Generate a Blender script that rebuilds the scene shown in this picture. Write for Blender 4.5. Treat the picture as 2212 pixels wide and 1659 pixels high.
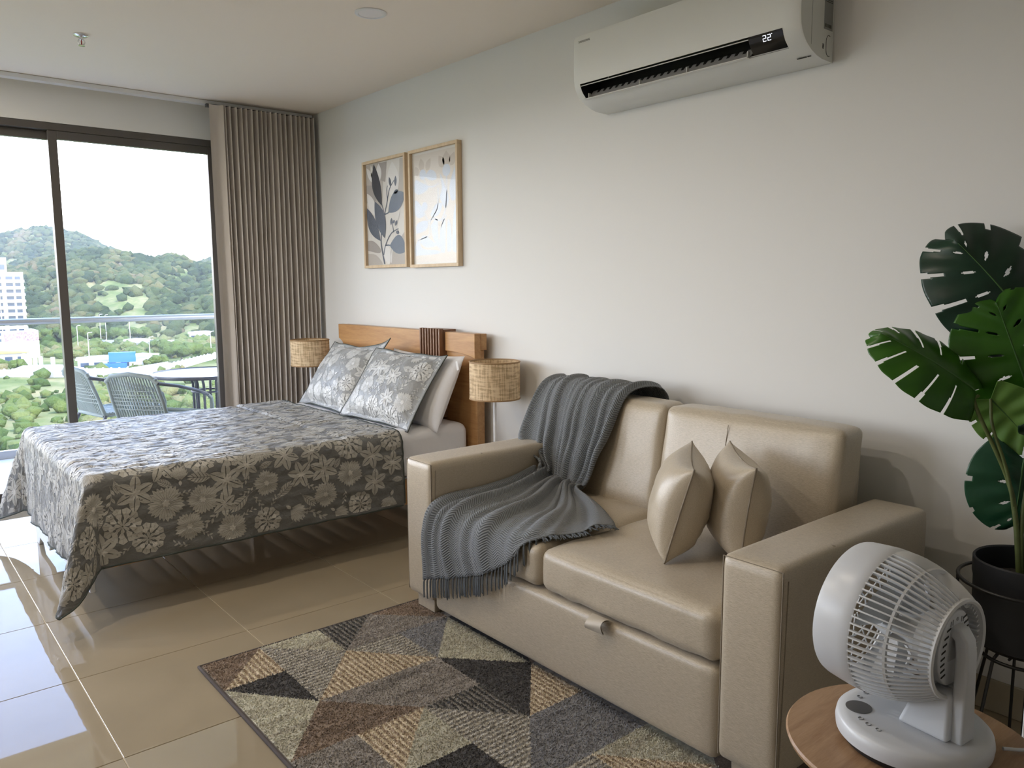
import bpy, bmesh, math, random
import numpy as np
from mathutils import Vector, Matrix, noise as mnoise

for _o in list(bpy.data.objects):
    bpy.data.objects.remove(_o, do_unlink=True)
SC = bpy.context.scene
COL = SC.collection
random.seed(7)

# ------------------------------------------------------------------ camera
F_PX, PITCH, YAW, ROLL, CAM_H = 1694.77, 0.12603, 0.694604, -0.004974, 1.3555
_F = np.array([math.sin(YAW)*math.cos(PITCH), math.cos(YAW)*math.cos(PITCH), -math.sin(PITCH)])
_R0 = np.array([math.cos(YAW), -math.sin(YAW), 0.0])
_U0 = np.cross(_R0, _F)
_R = math.cos(ROLL)*_R0 + math.sin(ROLL)*_U0
_U = -math.sin(ROLL)*_R0 + math.cos(ROLL)*_U0
cam_data = bpy.data.cameras.new('camera')
cam_data.sensor_width = 36.0
cam_data.lens = F_PX/2212*36.0
cam_data.clip_end = 5000
cam = bpy.data.objects.new('camera', cam_data)
COL.objects.link(cam)
cam.matrix_world = Matrix(((_R[0], _U[0], -_F[0], 0), (_R[1], _U[1], -_F[1], 0), (_R[2], _U[2], -_F[2], CAM_H), (0, 0, 0, 1)))
SC.camera = cam

# ------------------------------------------------------------------ sky, sun, exposure
SC.view_settings.view_transform = 'Standard'
SC.view_settings.look = 'None'
SC.view_settings.gamma = 1.0
SC.view_settings.use_curve_mapping = False
SC.view_settings.exposure = 0.25
W_ = bpy.data.worlds.new('hazy_sky'); SC.world = W_; W_.use_nodes = True
nt = W_.node_tree; nt.nodes.clear()
_out = nt.nodes.new('ShaderNodeOutputWorld'); _bg = nt.nodes.new('ShaderNodeBackground')
_tc = nt.nodes.new('ShaderNodeTexCoord'); _sx = nt.nodes.new('ShaderNodeSeparateXYZ'); _cr = nt.nodes.new('ShaderNodeValToRGB')
nt.links.new(_tc.outputs['Generated'], _sx.inputs[0]); nt.links.new(_sx.outputs['Z'], _cr.inputs[0])
nt.links.new(_cr.outputs[0], _bg.inputs[0]); nt.links.new(_bg.outputs[0], _out.inputs[0])
_e = _cr.color_ramp.elements
_e[0].position = 0.0; _e[0].color = (1, 1, 0.985, 1)
_e[1].position = 0.9; _e[1].color = (0.15, 0.25, 0.50, 1)
_n = _e.new(0.14); _n.color = (0.86, 0.91, 0.98, 1)
_n = _e.new(0.30); _n.color = (0.23, 0.32, 0.51, 1)
_n = _e.new(0.50); _n.color = (0.145, 0.225, 0.42, 1)
SKY_STRENGTH = 11.5
_bg.inputs[1].default_value = SKY_STRENGTH
sun_d = bpy.data.lights.new('sun', 'SUN'); sun_d.energy = 5.0; sun_d.angle = math.radians(4); sun_d.color = (1, 0.95, 0.86)
sun = bpy.data.objects.new('sun', sun_d); COL.objects.link(sun)
sun.rotation_euler = Vector((-0.28, 0.60, -0.75)).to_track_quat('-Z', 'Y').to_euler()
por_d = bpy.data.lights.new('window_portal', 'AREA'); por_d.shape = 'RECTANGLE'; por_d.size = 4.6; por_d.size_y = 2.3
por_d.cycles.is_portal = True
por = bpy.data.objects.new('window_portal', por_d); COL.objects.link(por)
por.location = (0.25, 5.84, 1.2); por.rotation_euler = (math.radians(-90), 0, 0); por_d.size = 3.7
por2_d = por_d.copy(); por2_d.size = 2.2; por2_d.size_y = 1.8
por2 = bpy.data.objects.new('added_window_portal', por2_d); COL.objects.link(por2)  # sampling portal for the added left-wall window
por2.location = (-2.14, 4.32, 1.5); por2.rotation_euler = (math.radians(90), 0, math.radians(-90))

# ------------------------------------------------------------------ helpers
OFF = {}
def props(o, label=None, cat=None, group=None, kind=None):
    if label: o['label'] = label
    if cat: o['category'] = cat
    if group: o['group'] = group
    if kind: o['kind'] = kind
    return o
def empty(name, loc=(0, 0, 0), rz=0.0, label=None, cat=None, group=None):
    o = bpy.data.objects.new(name, None); COL.objects.link(o)
    o.empty_display_size = 0.05
    o.location = loc; o.rotation_euler = (0, 0, rz); OFF[o.name] = tuple(loc)
    return props(o, label, cat, group)
def link(name, me, mat, parent=None, smooth=None, kind=None):
    if mat is not None and len(me.materials) == 0:
        me.materials.append(mat)
    if smooth is not None:
        me.polygons.foreach_set('use_smooth', [True]*len(me.polygons))
        if smooth < 179: me.set_sharp_from_angle(angle=math.radians(smooth))
    o = bpy.data.objects.new(name, me); COL.objects.link(o)
    if parent is not None:
        o.parent = parent
    if kind: o['kind'] = kind
    return o
def raw(name, V, Fs, mat, parent=None, world=True, origin=None, smooth=None, kind=None, uv=None):
    """mesh object from verts/faces; world verts are made relative to the parent's base (or to origin)"""
    V = np.asarray(V, float).reshape(-1, 3)
    loc = (0, 0, 0)
    if parent is not None:
        if world: V = V - np.array(OFF.get(parent.name, (0, 0, 0)))
    elif origin is not None:
        if world: V = V - np.array(origin)
        loc = origin
    me = bpy.data.meshes.new(name)
    me.from_pydata(V.tolist(), [], [list(map(int, f)) for f in Fs])
    if uv is not None:
        l = me.uv_layers.new(name='UVMap')
        idx = np.zeros(len(me.loops), dtype=np.int32); me.loops.foreach_get('vertex_index', idx)
        l.data.foreach_set('uv', np.asarray(uv, float)[idx].ravel())
    me.validate()
    o = link(name, me, mat, parent, smooth, kind)
    if parent is None: o.location = loc
    OFF[o.name] = OFF.get(parent.name, (0, 0, 0)) if parent is not None else tuple(loc)
    return o

class MB:
    """collects shapes, then builds them as one mesh"""
    def __init__(s): s.V = []; s.F = []
    def add(s, V, Fs):
        k = len(s.V); s.V += [tuple(v) for v in V]; s.F += [[i+k for i in f] for f in Fs]; return s
    def box(s, x0, x1, y0, y1, z0, z1):
        return s.add([(x, y, z) for z in (z0, z1) for y in (y0, y1) for x in (x0, x1)],
                     [(0, 2, 3, 1), (4, 5, 7, 6), (0, 1, 5, 4), (2, 6, 7, 3), (0, 4, 6, 2), (1, 3, 7, 5)])
    def lathe(s, prof, n=32, c=(0, 0, 0), axis='z', caps=True):
        V = []; Fs = []
        m = len(prof)
        for r, h in prof:
            for k in range(n):
                a = 2*math.pi*k/n
                p = (r*math.cos(a), r*math.sin(a), h)
                if axis == 'y': p = (r*math.cos(a), h, r*math.sin(a))
                if axis == 'x': p = (h, r*math.cos(a), r*math.sin(a))
                V.append((p[0]+c[0], p[1]+c[1], p[2]+c[2]))
        for i in range(m-1):
            for k in range(n):
                q = (i*n+k, i*n+(k+1) % n, (i+1)*n+(k+1) % n, (i+1)*n+k)
                Fs.append(q if axis == 'z' else q[::-1])
        if caps:
            Fs.append(list(range(n))[::-1]); Fs.append([(m-1)*n+k for k in range(n)])
        return s.add(V, Fs)
    def tube(s, pts, r, n=8, closed=False, caps=True, flat=None):
        pts = [Vector(p) for p in pts]; m = len(pts)
        rr = r if isinstance(r, (list, tuple)) else [r]*m
        V = []; Fs = []; up = None
        for i in range(m):
            if closed: t = pts[(i+1) % m]-pts[i-1]
            else: t = pts[min(i+1, m-1)]-pts[max(i-1, 0)]
            t.normalize()
            if up is None:
                up = Vector((0, 0, 1)) if abs(t.z) < .9 else Vector((1, 0, 0))
            a = t.cross(up)
            if a.length < 1e-6: a = t.orthogonal()
            a.normalize(); b = a.cross(t).normalized(); up = b
            for k in range(n):
                w = 2*math.pi*k/n
                V.append(pts[i]+a*(math.cos(w)*rr[i])+b*(math.sin(w)*rr[i]*(flat or 1)))
        for i in range(m if closed else m-1):
            j = (i+1) % m
            for k in range(n):
                Fs.append((i*n+k, i*n+(k+1) % n, j*n+(k+1) % n, j*n+k))
        if caps and not closed:
            Fs.append(list(range(n))[::-1]); Fs.append([(m-1)*n+k for k in range(n)])
        return s.add(V, Fs)
    def prism(s, poly, lo, hi, axis='z'):
        """polygon (2D) extruded; axis z: (x,y); y: (x,z); x: (y,z)"""
        n = len(poly)
        def P(p, h):
            return {'z': (p[0], p[1], h), 'y': (p[0], h, p[1]), 'x': (h, p[0], p[1])}[axis]
        V = [P(p, lo) for p in poly]+[P(p, hi) for p in poly]
        Fs = [list(range(n))[::-1], list(range(n, 2*n))]+[(i, (i+1) % n, n+(i+1) % n, n+i) for i in range(n)]
        return s.add(V, Fs)
    def grid(s, P, closed_u=False):
        P = np.asarray(P); nu, nv = P.shape[:2]
        Fs = [(i*nv+j, ((i+1) % nu)*nv+j, ((i+1) % nu)*nv+j+1, i*nv+j+1) for i in range(nu if closed_u else nu-1) for j in range(nv-1)]
        return s.add(P.reshape(-1, 3), Fs)
    def build(s, name, mat, parent=None, world=True, origin=None, bevel=0, seg=2, smooth=None, kind=None, bmin=None):
        V = np.asarray(s.V, float)
        loc = (0, 0, 0)
        if parent is not None:
            if world: V = V-np.array(OFF.get(parent.name, (0, 0, 0)))
        elif origin is not None:
            if world: V = V-np.array(origin)
            loc = origin
        me = bpy.data.meshes.new(name); wn = False
        me.from_pydata(V.tolist(), [], s.F)
        bm = bmesh.new(); bm.from_mesh(me)
        bmesh.ops.recalc_face_normals(bm, faces=bm.faces)
        if bevel:
            ed = [e for e in bm.edges if len(e.link_faces) == 2 and e.calc_face_angle(0) > math.radians(bmin or 40)]
            bmesh.ops.bevel(bm, geom=ed, offset=bevel, segments=seg, profile=.5, affect='EDGES', clamp_overlap=True)
            if smooth is None: smooth = 60
            wn = True
        bm.to_mesh(me); bm.free()
        o = link(name, me, mat, parent, smooth, kind)
        if wn:
            w = o.modifiers.new('weighted_normals', 'WEIGHTED_NORMAL'); w.keep_sharp = True; w.weight = 100
        if parent is None: o.location = loc
        OFF[o.name] = OFF.get(parent.name, (0, 0, 0)) if parent is not None else tuple(loc)
        return o
def copy_tree(o, parent=None):
    c = o.copy(); COL.objects.link(c); c.parent = parent
    if o.name in OFF: OFF[c.name] = OFF[o.name]
    for ch in list(o.children): copy_tree(ch, c)
    return c

# ------------------------------------------------------------------ materials
def newmat(name):
    m = bpy.data.materials.new(name); m.use_nodes = True
    b = m.node_tree.nodes['Principled BSDF']
    return m, m.node_tree, b
def N(nt, t, **kw):
    n = nt.nodes.new(t)
    for k, v in kw.items(): setattr(n, k, v)
    return n
def mapping(nt, src, scale, rot=(0, 0, 0)):
    tc = N(nt, 'ShaderNodeTexCoord'); mp = N(nt, 'ShaderNodeMapping')
    mp.inputs['Scale'].default_value = scale; mp.inputs['Rotation'].default_value = rot
    nt.links.new(tc.outputs[src], mp.inputs[0]); return mp.outputs[0]
def mat(name, col, rough=.5, metal=0., spec=.5, var=None, bump=None, sheen=0., coat=0., src='Object', trans=0., emit=None, sss=0.):
    """var=(scale|vec, amount)   bump=(scale|vec, strength, distance)"""
    m, nt, b = newmat(name)
    c = tuple(col)+(1,)
    b.inputs['Base Color'].default_value = c
    b.inputs['Roughness'].default_value = rough; b.inputs['Metallic'].default_value = metal
    b.inputs['Specular IOR Level'].default_value = spec
    b.inputs['Sheen Weight'].default_value = sheen; b.inputs['Coat Weight'].default_value = coat
    b.inputs['Transmission Weight'].default_value = trans
    if emit: b.inputs['Emission Color'].default_value = tuple(emit[0])+(1,); b.inputs['Emission Strength'].default_value = emit[1]
    def vec(s): return s if isinstance(s, tuple) else (s, s, s)
    if var:
        no = N(nt, 'ShaderNodeTexNoise'); no.inputs['Scale'].default_value = 1; no.inputs['Detail'].default_value = 4
        nt.links.new(mapping(nt, src, vec(var[0])), no.inputs['Vector'])
        cr = N(nt, 'ShaderNodeValToRGB'); a = var[1]
        cr.color_ramp.elements[0].color = tuple(max(0, x*(1-a)) for x in col)+(1,); cr.color_ramp.elements[0].position = .3
        cr.color_ramp.elements[1].color = tuple(min(1, x*(1+a)) for x in col)+(1,); cr.color_ramp.elements[1].position = .7
        nt.links.new(no.outputs['Fac'], cr.inputs[0]); nt.links.new(cr.outputs[0], b.inputs['Base Color'])
    if bump:
        no = N(nt, 'ShaderNodeTexNoise'); no.inputs['Scale'].default_value = 1; no.inputs['Detail'].default_value = 3
        nt.links.new(mapping(nt, src, vec(bump[0])), no.inputs['Vector'])
        bp = N(nt, 'ShaderNodeBump'); bp.inputs['Strength'].default_value = bump[1]; bp.inputs['Distance'].default_value = bump[2]
        nt.links.new(no.outputs['Fac'], bp.inputs['Height']); nt.links.new(bp.outputs[0], b.inputs['Normal'])
    return m
def wood(name, c0, c1, rough=.4, scale=(1.5, 18, 18), src='Object', spec=.4):
    m, nt, b = newmat(name)
    v = mapping(nt, src, scale)
    n1 = N(nt, 'ShaderNodeTexNoise'); n1.inputs['Scale'].default_value = 1.6; n1.inputs['Detail'].default_value = 6; n1.inputs['Distortion'].default_value = 1.2
    nt.links.new(v, n1.inputs['Vector'])
    v2 = mapping(nt, src, tuple(s*5 for s in scale))
    n2 = N(nt, 'ShaderNodeTexNoise'); n2.inputs['Scale'].default_value = 3; n2.inputs['Detail'].default_value = 3
    nt.links.new(v2, n2.inputs['Vector'])
    mx = N(nt, 'ShaderNodeMath', operation='MULTIPLY_ADD'); mx.inputs[1].default_value = .35
    nt.links.new(n2.outputs['Fac'], mx.inputs[0]); nt.links.new(n1.outputs['Fac'], mx.inputs[2])
    cr = N(nt, 'ShaderNodeValToRGB'); cr.color_ramp.elements[0].position = .42; cr.color_ramp.elements[1].position = .85
    cr.color_ramp.elements[0].color = tuple(c0)+(1,); cr.color_ramp.elements[1].color = tuple(c1)+(1,)
    nt.links.new(mx.outputs[0], cr.inputs[0]); nt.links.new(cr.outputs[0], b.inputs['Base Color'])
    b.inputs['Roughness'].default_value = rough; b.inputs['Specular IOR Level'].default_value = spec
    bp = N(nt, 'ShaderNodeBump'); bp.inputs['Strength'].default_value = .15; bp.inputs['Distance'].default_value = .002
    nt.links.new(n2.outputs['Fac'], bp.inputs['Height']); nt.links.new(bp.outputs[0], b.inputs['Normal'])
    return m
def stripes(name, ca, cb, scale, axis='X', rough=.95, bump=.6, duty=.5, src='Object', noisy=1.5):
    m, nt, b = newmat(name)
    w = N(nt, 'ShaderNodeTexWave'); w.wave_type = 'BANDS'; w.bands_direction = axis
    w.inputs['Scale'].default_value = scale; w.inputs['Distortion'].default_value = noisy; w.inputs['Detail'].default_value = 2; w.inputs['Detail Scale'].default_value = 3
    nt.links.new(mapping(nt, src, (1, 1, 1)), w.inputs['Vector'])
    cr = N(nt, 'ShaderNodeValToRGB'); cr.color_ramp.elements[0].position = duty-.32; cr.color_ramp.elements[1].position = duty+.32
    cr.color_ramp.elements[0].color = tuple(ca)+(1,); cr.color_ramp.elements[1].color = tuple(cb)+(1,)
    nt.links.new(w.outputs['Fac'], cr.inputs[0]); nt.links.new(cr.outputs[0], b.inputs['Base Color'])
    b.inputs['Roughness'].default_value = rough; b.inputs['Specular IOR Level'].default_value = .1
    n = N(nt, 'ShaderNodeTexNoise'); n.inputs['Scale'].default_value = 160; n.inputs['Detail'].default_value = 3
    nt.links.new(mapping(nt, src, (1, 1, 1)), n.inputs['Vector'])
    ad = N(nt, 'ShaderNodeMath', operation='ADD'); nt.links.new(w.outputs['Fac'], ad.inputs[0]); nt.links.new(n.outputs['Fac'], ad.inputs[1])
    bp = N(nt, 'ShaderNodeBump'); bp.inputs['Strength'].default_value = bump; bp.inputs['Distance'].default_value = .006
    nt.links.new(ad.outputs[0], bp.inputs['Height']); nt.links.new(bp.outputs[0], b.inputs['Normal'])
    return m
def glass(name, tint=(1, 1, 1), refl=.5):
    m = bpy.data.materials.new(name); m.use_nodes = True; nt = m.node_tree; nt.nodes.clear()
    o = N(nt, 'ShaderNodeOutputMaterial'); mx = N(nt, 'ShaderNodeMixShader'); t = N(nt, 'ShaderNodeBsdfTransparent'); g = N(nt, 'ShaderNodeBsdfGlossy')
    f = N(nt, 'ShaderNodeLayerWeight'); f.inputs['Blend'].default_value = .5
    pw = N(nt, 'ShaderNodeMath', operation='POWER'); pw.inputs[1].default_value = 5.0; nt.links.new(f.outputs['Facing'], pw.inputs[0])
    ml = N(nt, 'ShaderNodeMath', operation='MULTIPLY_ADD'); ml.inputs[1].default_value = .9*refl; ml.inputs[2].default_value = .04*refl
    t.inputs[0].default_value = tuple(tint)+(1,); g.inputs['Roughness'].default_value = .02
    nt.links.new(pw.outputs[0], ml.inputs[0]); nt.links.new(ml.outputs[0], mx.inputs[0]); nt.links.new(t.outputs[0], mx.inputs[1]); nt.links.new(g.outputs[0], mx.inputs[2]); nt.links.new(mx.outputs[0], o.inputs[0])
    return m

M = {}
M['wall'] = mat('wall_paint', (.755, .75, .73), .75, spec=.2, bump=(60, .05, .002))
M['ceiling'] = mat('ceiling_paint', (.90, .81, .70), .8, spec=.2)
M['grout'] = mat('tile_grout', (.62, .55, .42), .8)
M['tile'] = mat('polished_tile', (.34, .285, .20), .018, spec=.42, var=(3, .06))
M['baseboard'] = mat('baseboard_tile', (.42, .37, .28), .2, var=(5, .06))
M['alu'] = mat('bronze_aluminium', (.115, .104, .095), .35, metal=.4)
M['glass'] = glass('window_glass')
M['white_plastic'] = mat('white_plastic', (.60, .62, .65), .32)
M['white_metal'] = mat('white_metal', (.78, .78, .78), .4)
M['black_metal'] = mat('black_metal', (.012, .012, .013), .4)
M['grey_metal'] = mat('dark_grey_metal', (.10, .10, .115), .4, metal=.3)
M['chrome'] = mat('chrome', (.75, .75, .76), .15, metal=1)
M['dark'] = mat('black_recess', (.008, .008, .008), .6)
# ================================================================== the room
XW, YWIN, ZC = 2.68, 5.60, 2.585
XL, YB = -1.9, -2.6
# floor: grout bed and single tiles
fl = MB().box(XL, XW, YB, YWIN+.12, -.12, -.0025).build('floor', M['grout'], kind='structure')
tile_me = None
T0x, T0y = 0.488, 2.952
for i in range(-4, 4):
    for j in range(-10, 5):
        x0, y0 = T0x+.6*i, T0y+.6*j
        x1, y1 = min(x0+.6, XW), min(y0+.6, YWIN-.02)
        x0c, y0c = max(x0, XL), max(y0, YB)
        if x1-x0c < .03 or y1-y0c < .03: continue
        full = abs(x1-x0c-.6) < 1e-6 and abs(y1-y0c-.6) < 1e-6
        if full and tile_me is not None:
            o = link('floor_tile', tile_me, None, fl); o.location = (x0+.3, y0+.3, 0)
        else:
            hx, hy = (x1-x0c)/2-.0015, (y1-y0c)/2-.0015
            o = MB().box(-hx, hx, -hy, hy, -.01, 0).build('floor_tile', M['tile'], fl, world=False, bevel=.0012, seg=1, smooth=20)
            o.location = ((x0c+x1)/2, (y0c+y1)/2, 0)
            if full: tile_me = o.data
MB().box(XL-.2, XW+.2, YB-.2, YWIN+.0, ZC, ZC+.3).build('ceiling', M['ceiling'], kind='structure')
MB().box(XW, XW+.2, YB-.2, YWIN+.2, -.12, ZC).build('wall_right', M['wall'], kind='structure')
# left wall (beside and behind the camera) with an unseen window added for extra daylight
LY0, LY1, LSILL = 3.45, 5.25, .65
MB().box(XL-.2, XL, YB-.2, LY0, -.12, ZC).box(XL-.2, XL, LY1, YWIN+.2, -.12, ZC).box(XL-.2, XL, LY0, LY1, 2.352, ZC).box(XL-.2, XL, LY0, LY1, -.12, LSILL).build('wall_left', M['wall'], kind='structure')
MB().box(XL, XW, YB-.2, YB, -.12, ZC).build('wall_back', M['wall'], kind='structure')
# window wall: lintel above, pier right of the opening, pier at far left
WX0, WX1, WZ = -1.55, 2.05, 2.352
MB().box(XL, XW, YWIN, YWIN+.2, WZ, ZC+.3).box(WX1, XW, YWIN, YWIN+.2, -.12, WZ).box(XL, WX0, YWIN, YWIN+.2, -.12, WZ).build('wall_front', M['wall'], kind='structure')
MB().box(XW-.011, XW-.0005, YB, 5.3, .0005, .105).build('baseboard_right', M['baseboard'], kind='structure', bevel=.002, seg=1)
# sliding window
wr = empty('window_1', ((WX0+WX1)/2, YWIN+.05, 0)); wr['kind'] = 'structure'
fy0, fy1 = YWIN+.005, YWIN+.115
MB().box(WX0, WX1, fy0, fy1, WZ-.045, WZ).build('head_rail', M['alu'], wr, bevel=.003, seg=1)
MB().box(WX0, WX1, fy0, fy1, -.0, .03).build('sill_rail', M['alu'], wr, bevel=.003, seg=1)
MB().box(WX0, WX0+.045, fy0, fy1, .03, WZ-.045).build('jamb', M['alu'], wr, bevel=.003, seg=1)
MB().box(WX1-.045, WX1, fy0, fy1, .03, WZ-.045).build('jamb', M['alu'], wr, bevel=.003, seg=1)
def sash(x0, x1, ya, yb, name='sash'):
    m = MB(); st = .05
    m.box(x0, x0+st, ya, yb, .03, WZ-.045).box(x1-st, x1, ya, yb, .03, WZ-.045)
    m.box(x0+st, x1-st, ya, yb, .03, .085).box(x0+st, x1-st, ya, yb, WZ-.095, WZ-.045)
    s = m.build(name, M['alu'], wr, bevel=.002, seg=1)
    ym = (ya+yb)/2
    MB().box(x0+st-.004, x1-st+.004, ym-.004, ym+.004, .081, WZ-.091).build('pane', M['glass'], s)
xm = 1.02
sash(xm-.028, WX1-.045, fy0+.006, fy0+.046)
sash(-.30, xm+.028, fy0+.056, fy0+.098)
sash(WX0+.045, -.25, fy0+.006, fy0+.046)
wl = empty('added_window', (XL-.1, (LY0+LY1)/2, LSILL)); wl['kind'] = 'structure'  # unseen window, added to brighten the room from the left
for k in range(2):
    ya, yb = LY0+(LY1-LY0)*k/2, LY0+(LY1-LY0)*(k+1)/2
    s_ = MB().box(XL-.12, XL-.06, ya, ya+.05, LSILL, 2.352).box(XL-.12, XL-.06, yb-.05, yb, LSILL, 2.352).box(XL-.12, XL-.06, ya+.05, yb-.05, LSILL, LSILL+.06).box(XL-.12, XL-.06, ya+.05, yb-.05, 2.29, 2.352).build('sash', M['alu'], wl, bevel=.002, seg=1)
    MB().box(XL-.094, XL-.086, ya+.046, yb-.046, LSILL+.056, 2.294).build('pane', M['glass'], s_)
# curtain track on the ceiling, curtain
tr = MB().box(XL+.02, XW-.01, 5.455, 5.515, ZC-.028, ZC-.001).build('curtain_track', M['white_metal'], origin=(.4, 5.48, ZC-.001), bevel=.003, seg=1)
props(tr, 'long white curtain track fixed to the ceiling above the window', 'track')
M['curtain'] = mat('taupe_curtain_fabric', (.60, .55, .495), .85, spec=.15, sheen=.15, bump=((400, 400, 40), .15, .001))
nu, nv = 760, 26
P = np.zeros((nu, nv, 3)); uvs = np.zeros((nu, nv, 2))
cx0, cx1 = 1.895, 2.655; NP = 19
for i in range(nu):
    t = i/(nu-1)
    for j in range(nv):
        h = j/(nv-1); z = .012+h*(2.545-.012)
        if t < .12:
            s = t/.12; x = cx0+s*.095; y = 5.36+.035*math.sin(s*math.pi*.9+.2)
            y -= .012*math.sin(s*9+h*2)*(1-h)
            x += .012*(1-h)*math.sin(h*4)
        else:
            s = (t-.12)/.88; ph = s*NP*math.pi
            jit = .30*math.sin(s*31.7)+.35*math.sin(s*13.1+1)+.12*math.sin(h*5+s*40)*(1-h)
            g_ = abs(math.cos(ph+jit))**7
            amp = .058+.014*math.sin(s*21)+.008*(1-h)*math.sin(s*17+h*3)
            x = cx0+.095+s*(cx1-cx0-.095)+.007*math.sin(2*(ph+jit))*(1-g_)
            x += .010*(1-h)*math.sin(s*9+2*h)
            y = 5.372+amp*g_+.007*math.cos(2*(ph+jit)+.6)
        P[i, j] = (min(x, XW-.015), y, z); uvs[i, j] = (t*2.2, z)
cu = empty('curtain', (2.28, 5.40, 0), label='taupe pleated floor-length curtain drawn to the corner beside the bed', cat='curtain')
Fs = [(i*nv+j, (i+1)*nv+j, (i+1)*nv+j+1, i*nv+j+1) for i in range(nu-1) for j in range(nv-1)]
raw('pleated_panel', P.reshape(-1, 3), Fs, M['curtain'], cu, smooth=180)
# header tape above the pleats
m = MB()
m.box(1.90, 2.655, 5.425, 5.455, 2.535, 2.556)
m.build('header_tape', M['grey_metal'], cu)

# ceiling fittings
sp = empty('fire_sprinkler', (.967, 4.459, ZC), label='small chrome fire sprinkler head on the ceiling', cat='sprinkler')
MB().lathe([(.034, -.001), (.034, -.004), (.026, -.010), (.014, -.012)], 28, (.967, 4.459, ZC)).build('escutcheon', M['chrome'], sp, smooth=40)
MB().lathe([(.010, -.010), (.010, -.024), (.006, -.027)], 16, (.967, 4.459, ZC)).build('body', M['chrome'], sp, smooth=40)
for s in (-1, 1):
    MB().tube([(.967+s*.010, 4.459, ZC-.022), (.967+s*.016, 4.459, ZC-.034), (.967+s*.010, 4.459, ZC-.046), (.967, 4.459, ZC-.050)], .0028, 8).build('yoke_arm', M['chrome'], sp, smooth=60)
MB().tube([(.967, 4.459, ZC-.024), (.967, 4.459, ZC-.05)], .003, 8).build('glass_bulb', mat('red_bulb', (.35, .05, .04), .1), sp, smooth=60)
MB().lathe([(.004, -.049), (.015, -.051), (.015, -.053), (.003, -.054)], 20, (.967, 4.459, ZC)).build('deflector', M['chrome'], sp, smooth=40)
dl = empty('recessed_downlight', (1.915, 3.29, ZC), label='round white recessed downlight in the ceiling, switched off', cat='light')
MB().lathe([(.072, -.0005), (.072, -.004), (.066, -.007), (.058, -.007), (.055, -.003)], 40, (1.915, 3.29, ZC)).build('trim_ring', M['white_metal'], dl, smooth=40)
MB().lathe([(.0545, -.0012), (.0545, -.0042), (.03, -.0052), (.001, -.0054)], 40, (1.915, 3.29, ZC)).build('diffuser', mat('opal_diffuser', (.83, .80, .80), .5), dl, smooth=40)

# unseen downlights, switched on, added as fill light for the room
Mon = mat('added_fill_diffuser', (.9, .88, .84), .5, emit=((1, .86, .70), 6.0))
for (x, y, pw) in ((.1, 4.7, 11), (-1.0, 4.7, 11), (-1.0, 3.2, 7), (.1, 3.1, 12), (.75, 2.0, 6), (-.5, 1.7, 3)):
    r = empty('recessed_downlight', (x, y, ZC), label='added fill light shaped as a round recessed downlight, switched on, out of view', cat='light', group='added fill downlights out of view')
    MB().lathe([(.072, -.0005), (.072, -.004), (.066, -.007), (.058, -.007), (.055, -.003)], 40, (x, y, ZC)).build('trim_ring', M['white_metal'], r, smooth=40)
    MB().lathe([(.0545, -.0012), (.0545, -.0042), (.03, -.0052), (.001, -.0054)], 40, (x, y, ZC)).build('diffuser', Mon, r, smooth=40)
    ld = bpy.data.lights.new('added_fill_lamp', 'AREA'); ld.shape = 'DISK'; ld.size = .11; ld.energy = pw; ld.color = (1, .88, .74)
    lo = bpy.data.objects.new('added_fill_lamp', ld); COL.objects.link(lo); lo.parent = r; lo.location = (0, 0, -.009)
# ================================================================== balcony
M['balc_tile'] = mat('pale_balcony_tile', (.74, .73, .71), .45, var=(2, .05))
M['concrete'] = mat('painted_concrete', (.62, .59, .55), .8)
b = MB().box(XL-1.2, XW+1.6, YWIN+.2, 7.48, -.30, -.02).build('balcony_floor', M['balc_tile'], kind='structure')
MB().box(XL-1.2, XW+1.6, YWIN+.2, 7.48, 2.64, 2.90).box(XL-1.2, XW+1.6, 7.38, 7.48, 2.575, 2.64).build('balcony_ceiling', M['concrete'], kind='structure')
rl = empty('balcony_railing', (.9, 7.40, -.02), label='balcony railing of clear glass with a grey metal handrail', cat='railing')
M['rail'] = mat('satin_steel', (.42, .41, .40), .35, metal=.6)
MB().tube([(x, 7.40, 1.077) for x in np.linspace(XL-1.1, XW+1.5, 8)], .027, 16).build('handrail', M['rail'], rl, smooth=60)
MB().box(XL-1.1, XW+1.5, 7.375, 7.425, -.02, .045).build('base_channel', M['rail'], rl, bevel=.003, seg=1)
for k in range(5):
    x0 = XL-1.05+k*1.33
    MB().box(x0, x0+1.31, 7.394, 7.406, .03, 1.06).build('glass_panel', M['glass'], rl)

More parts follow.
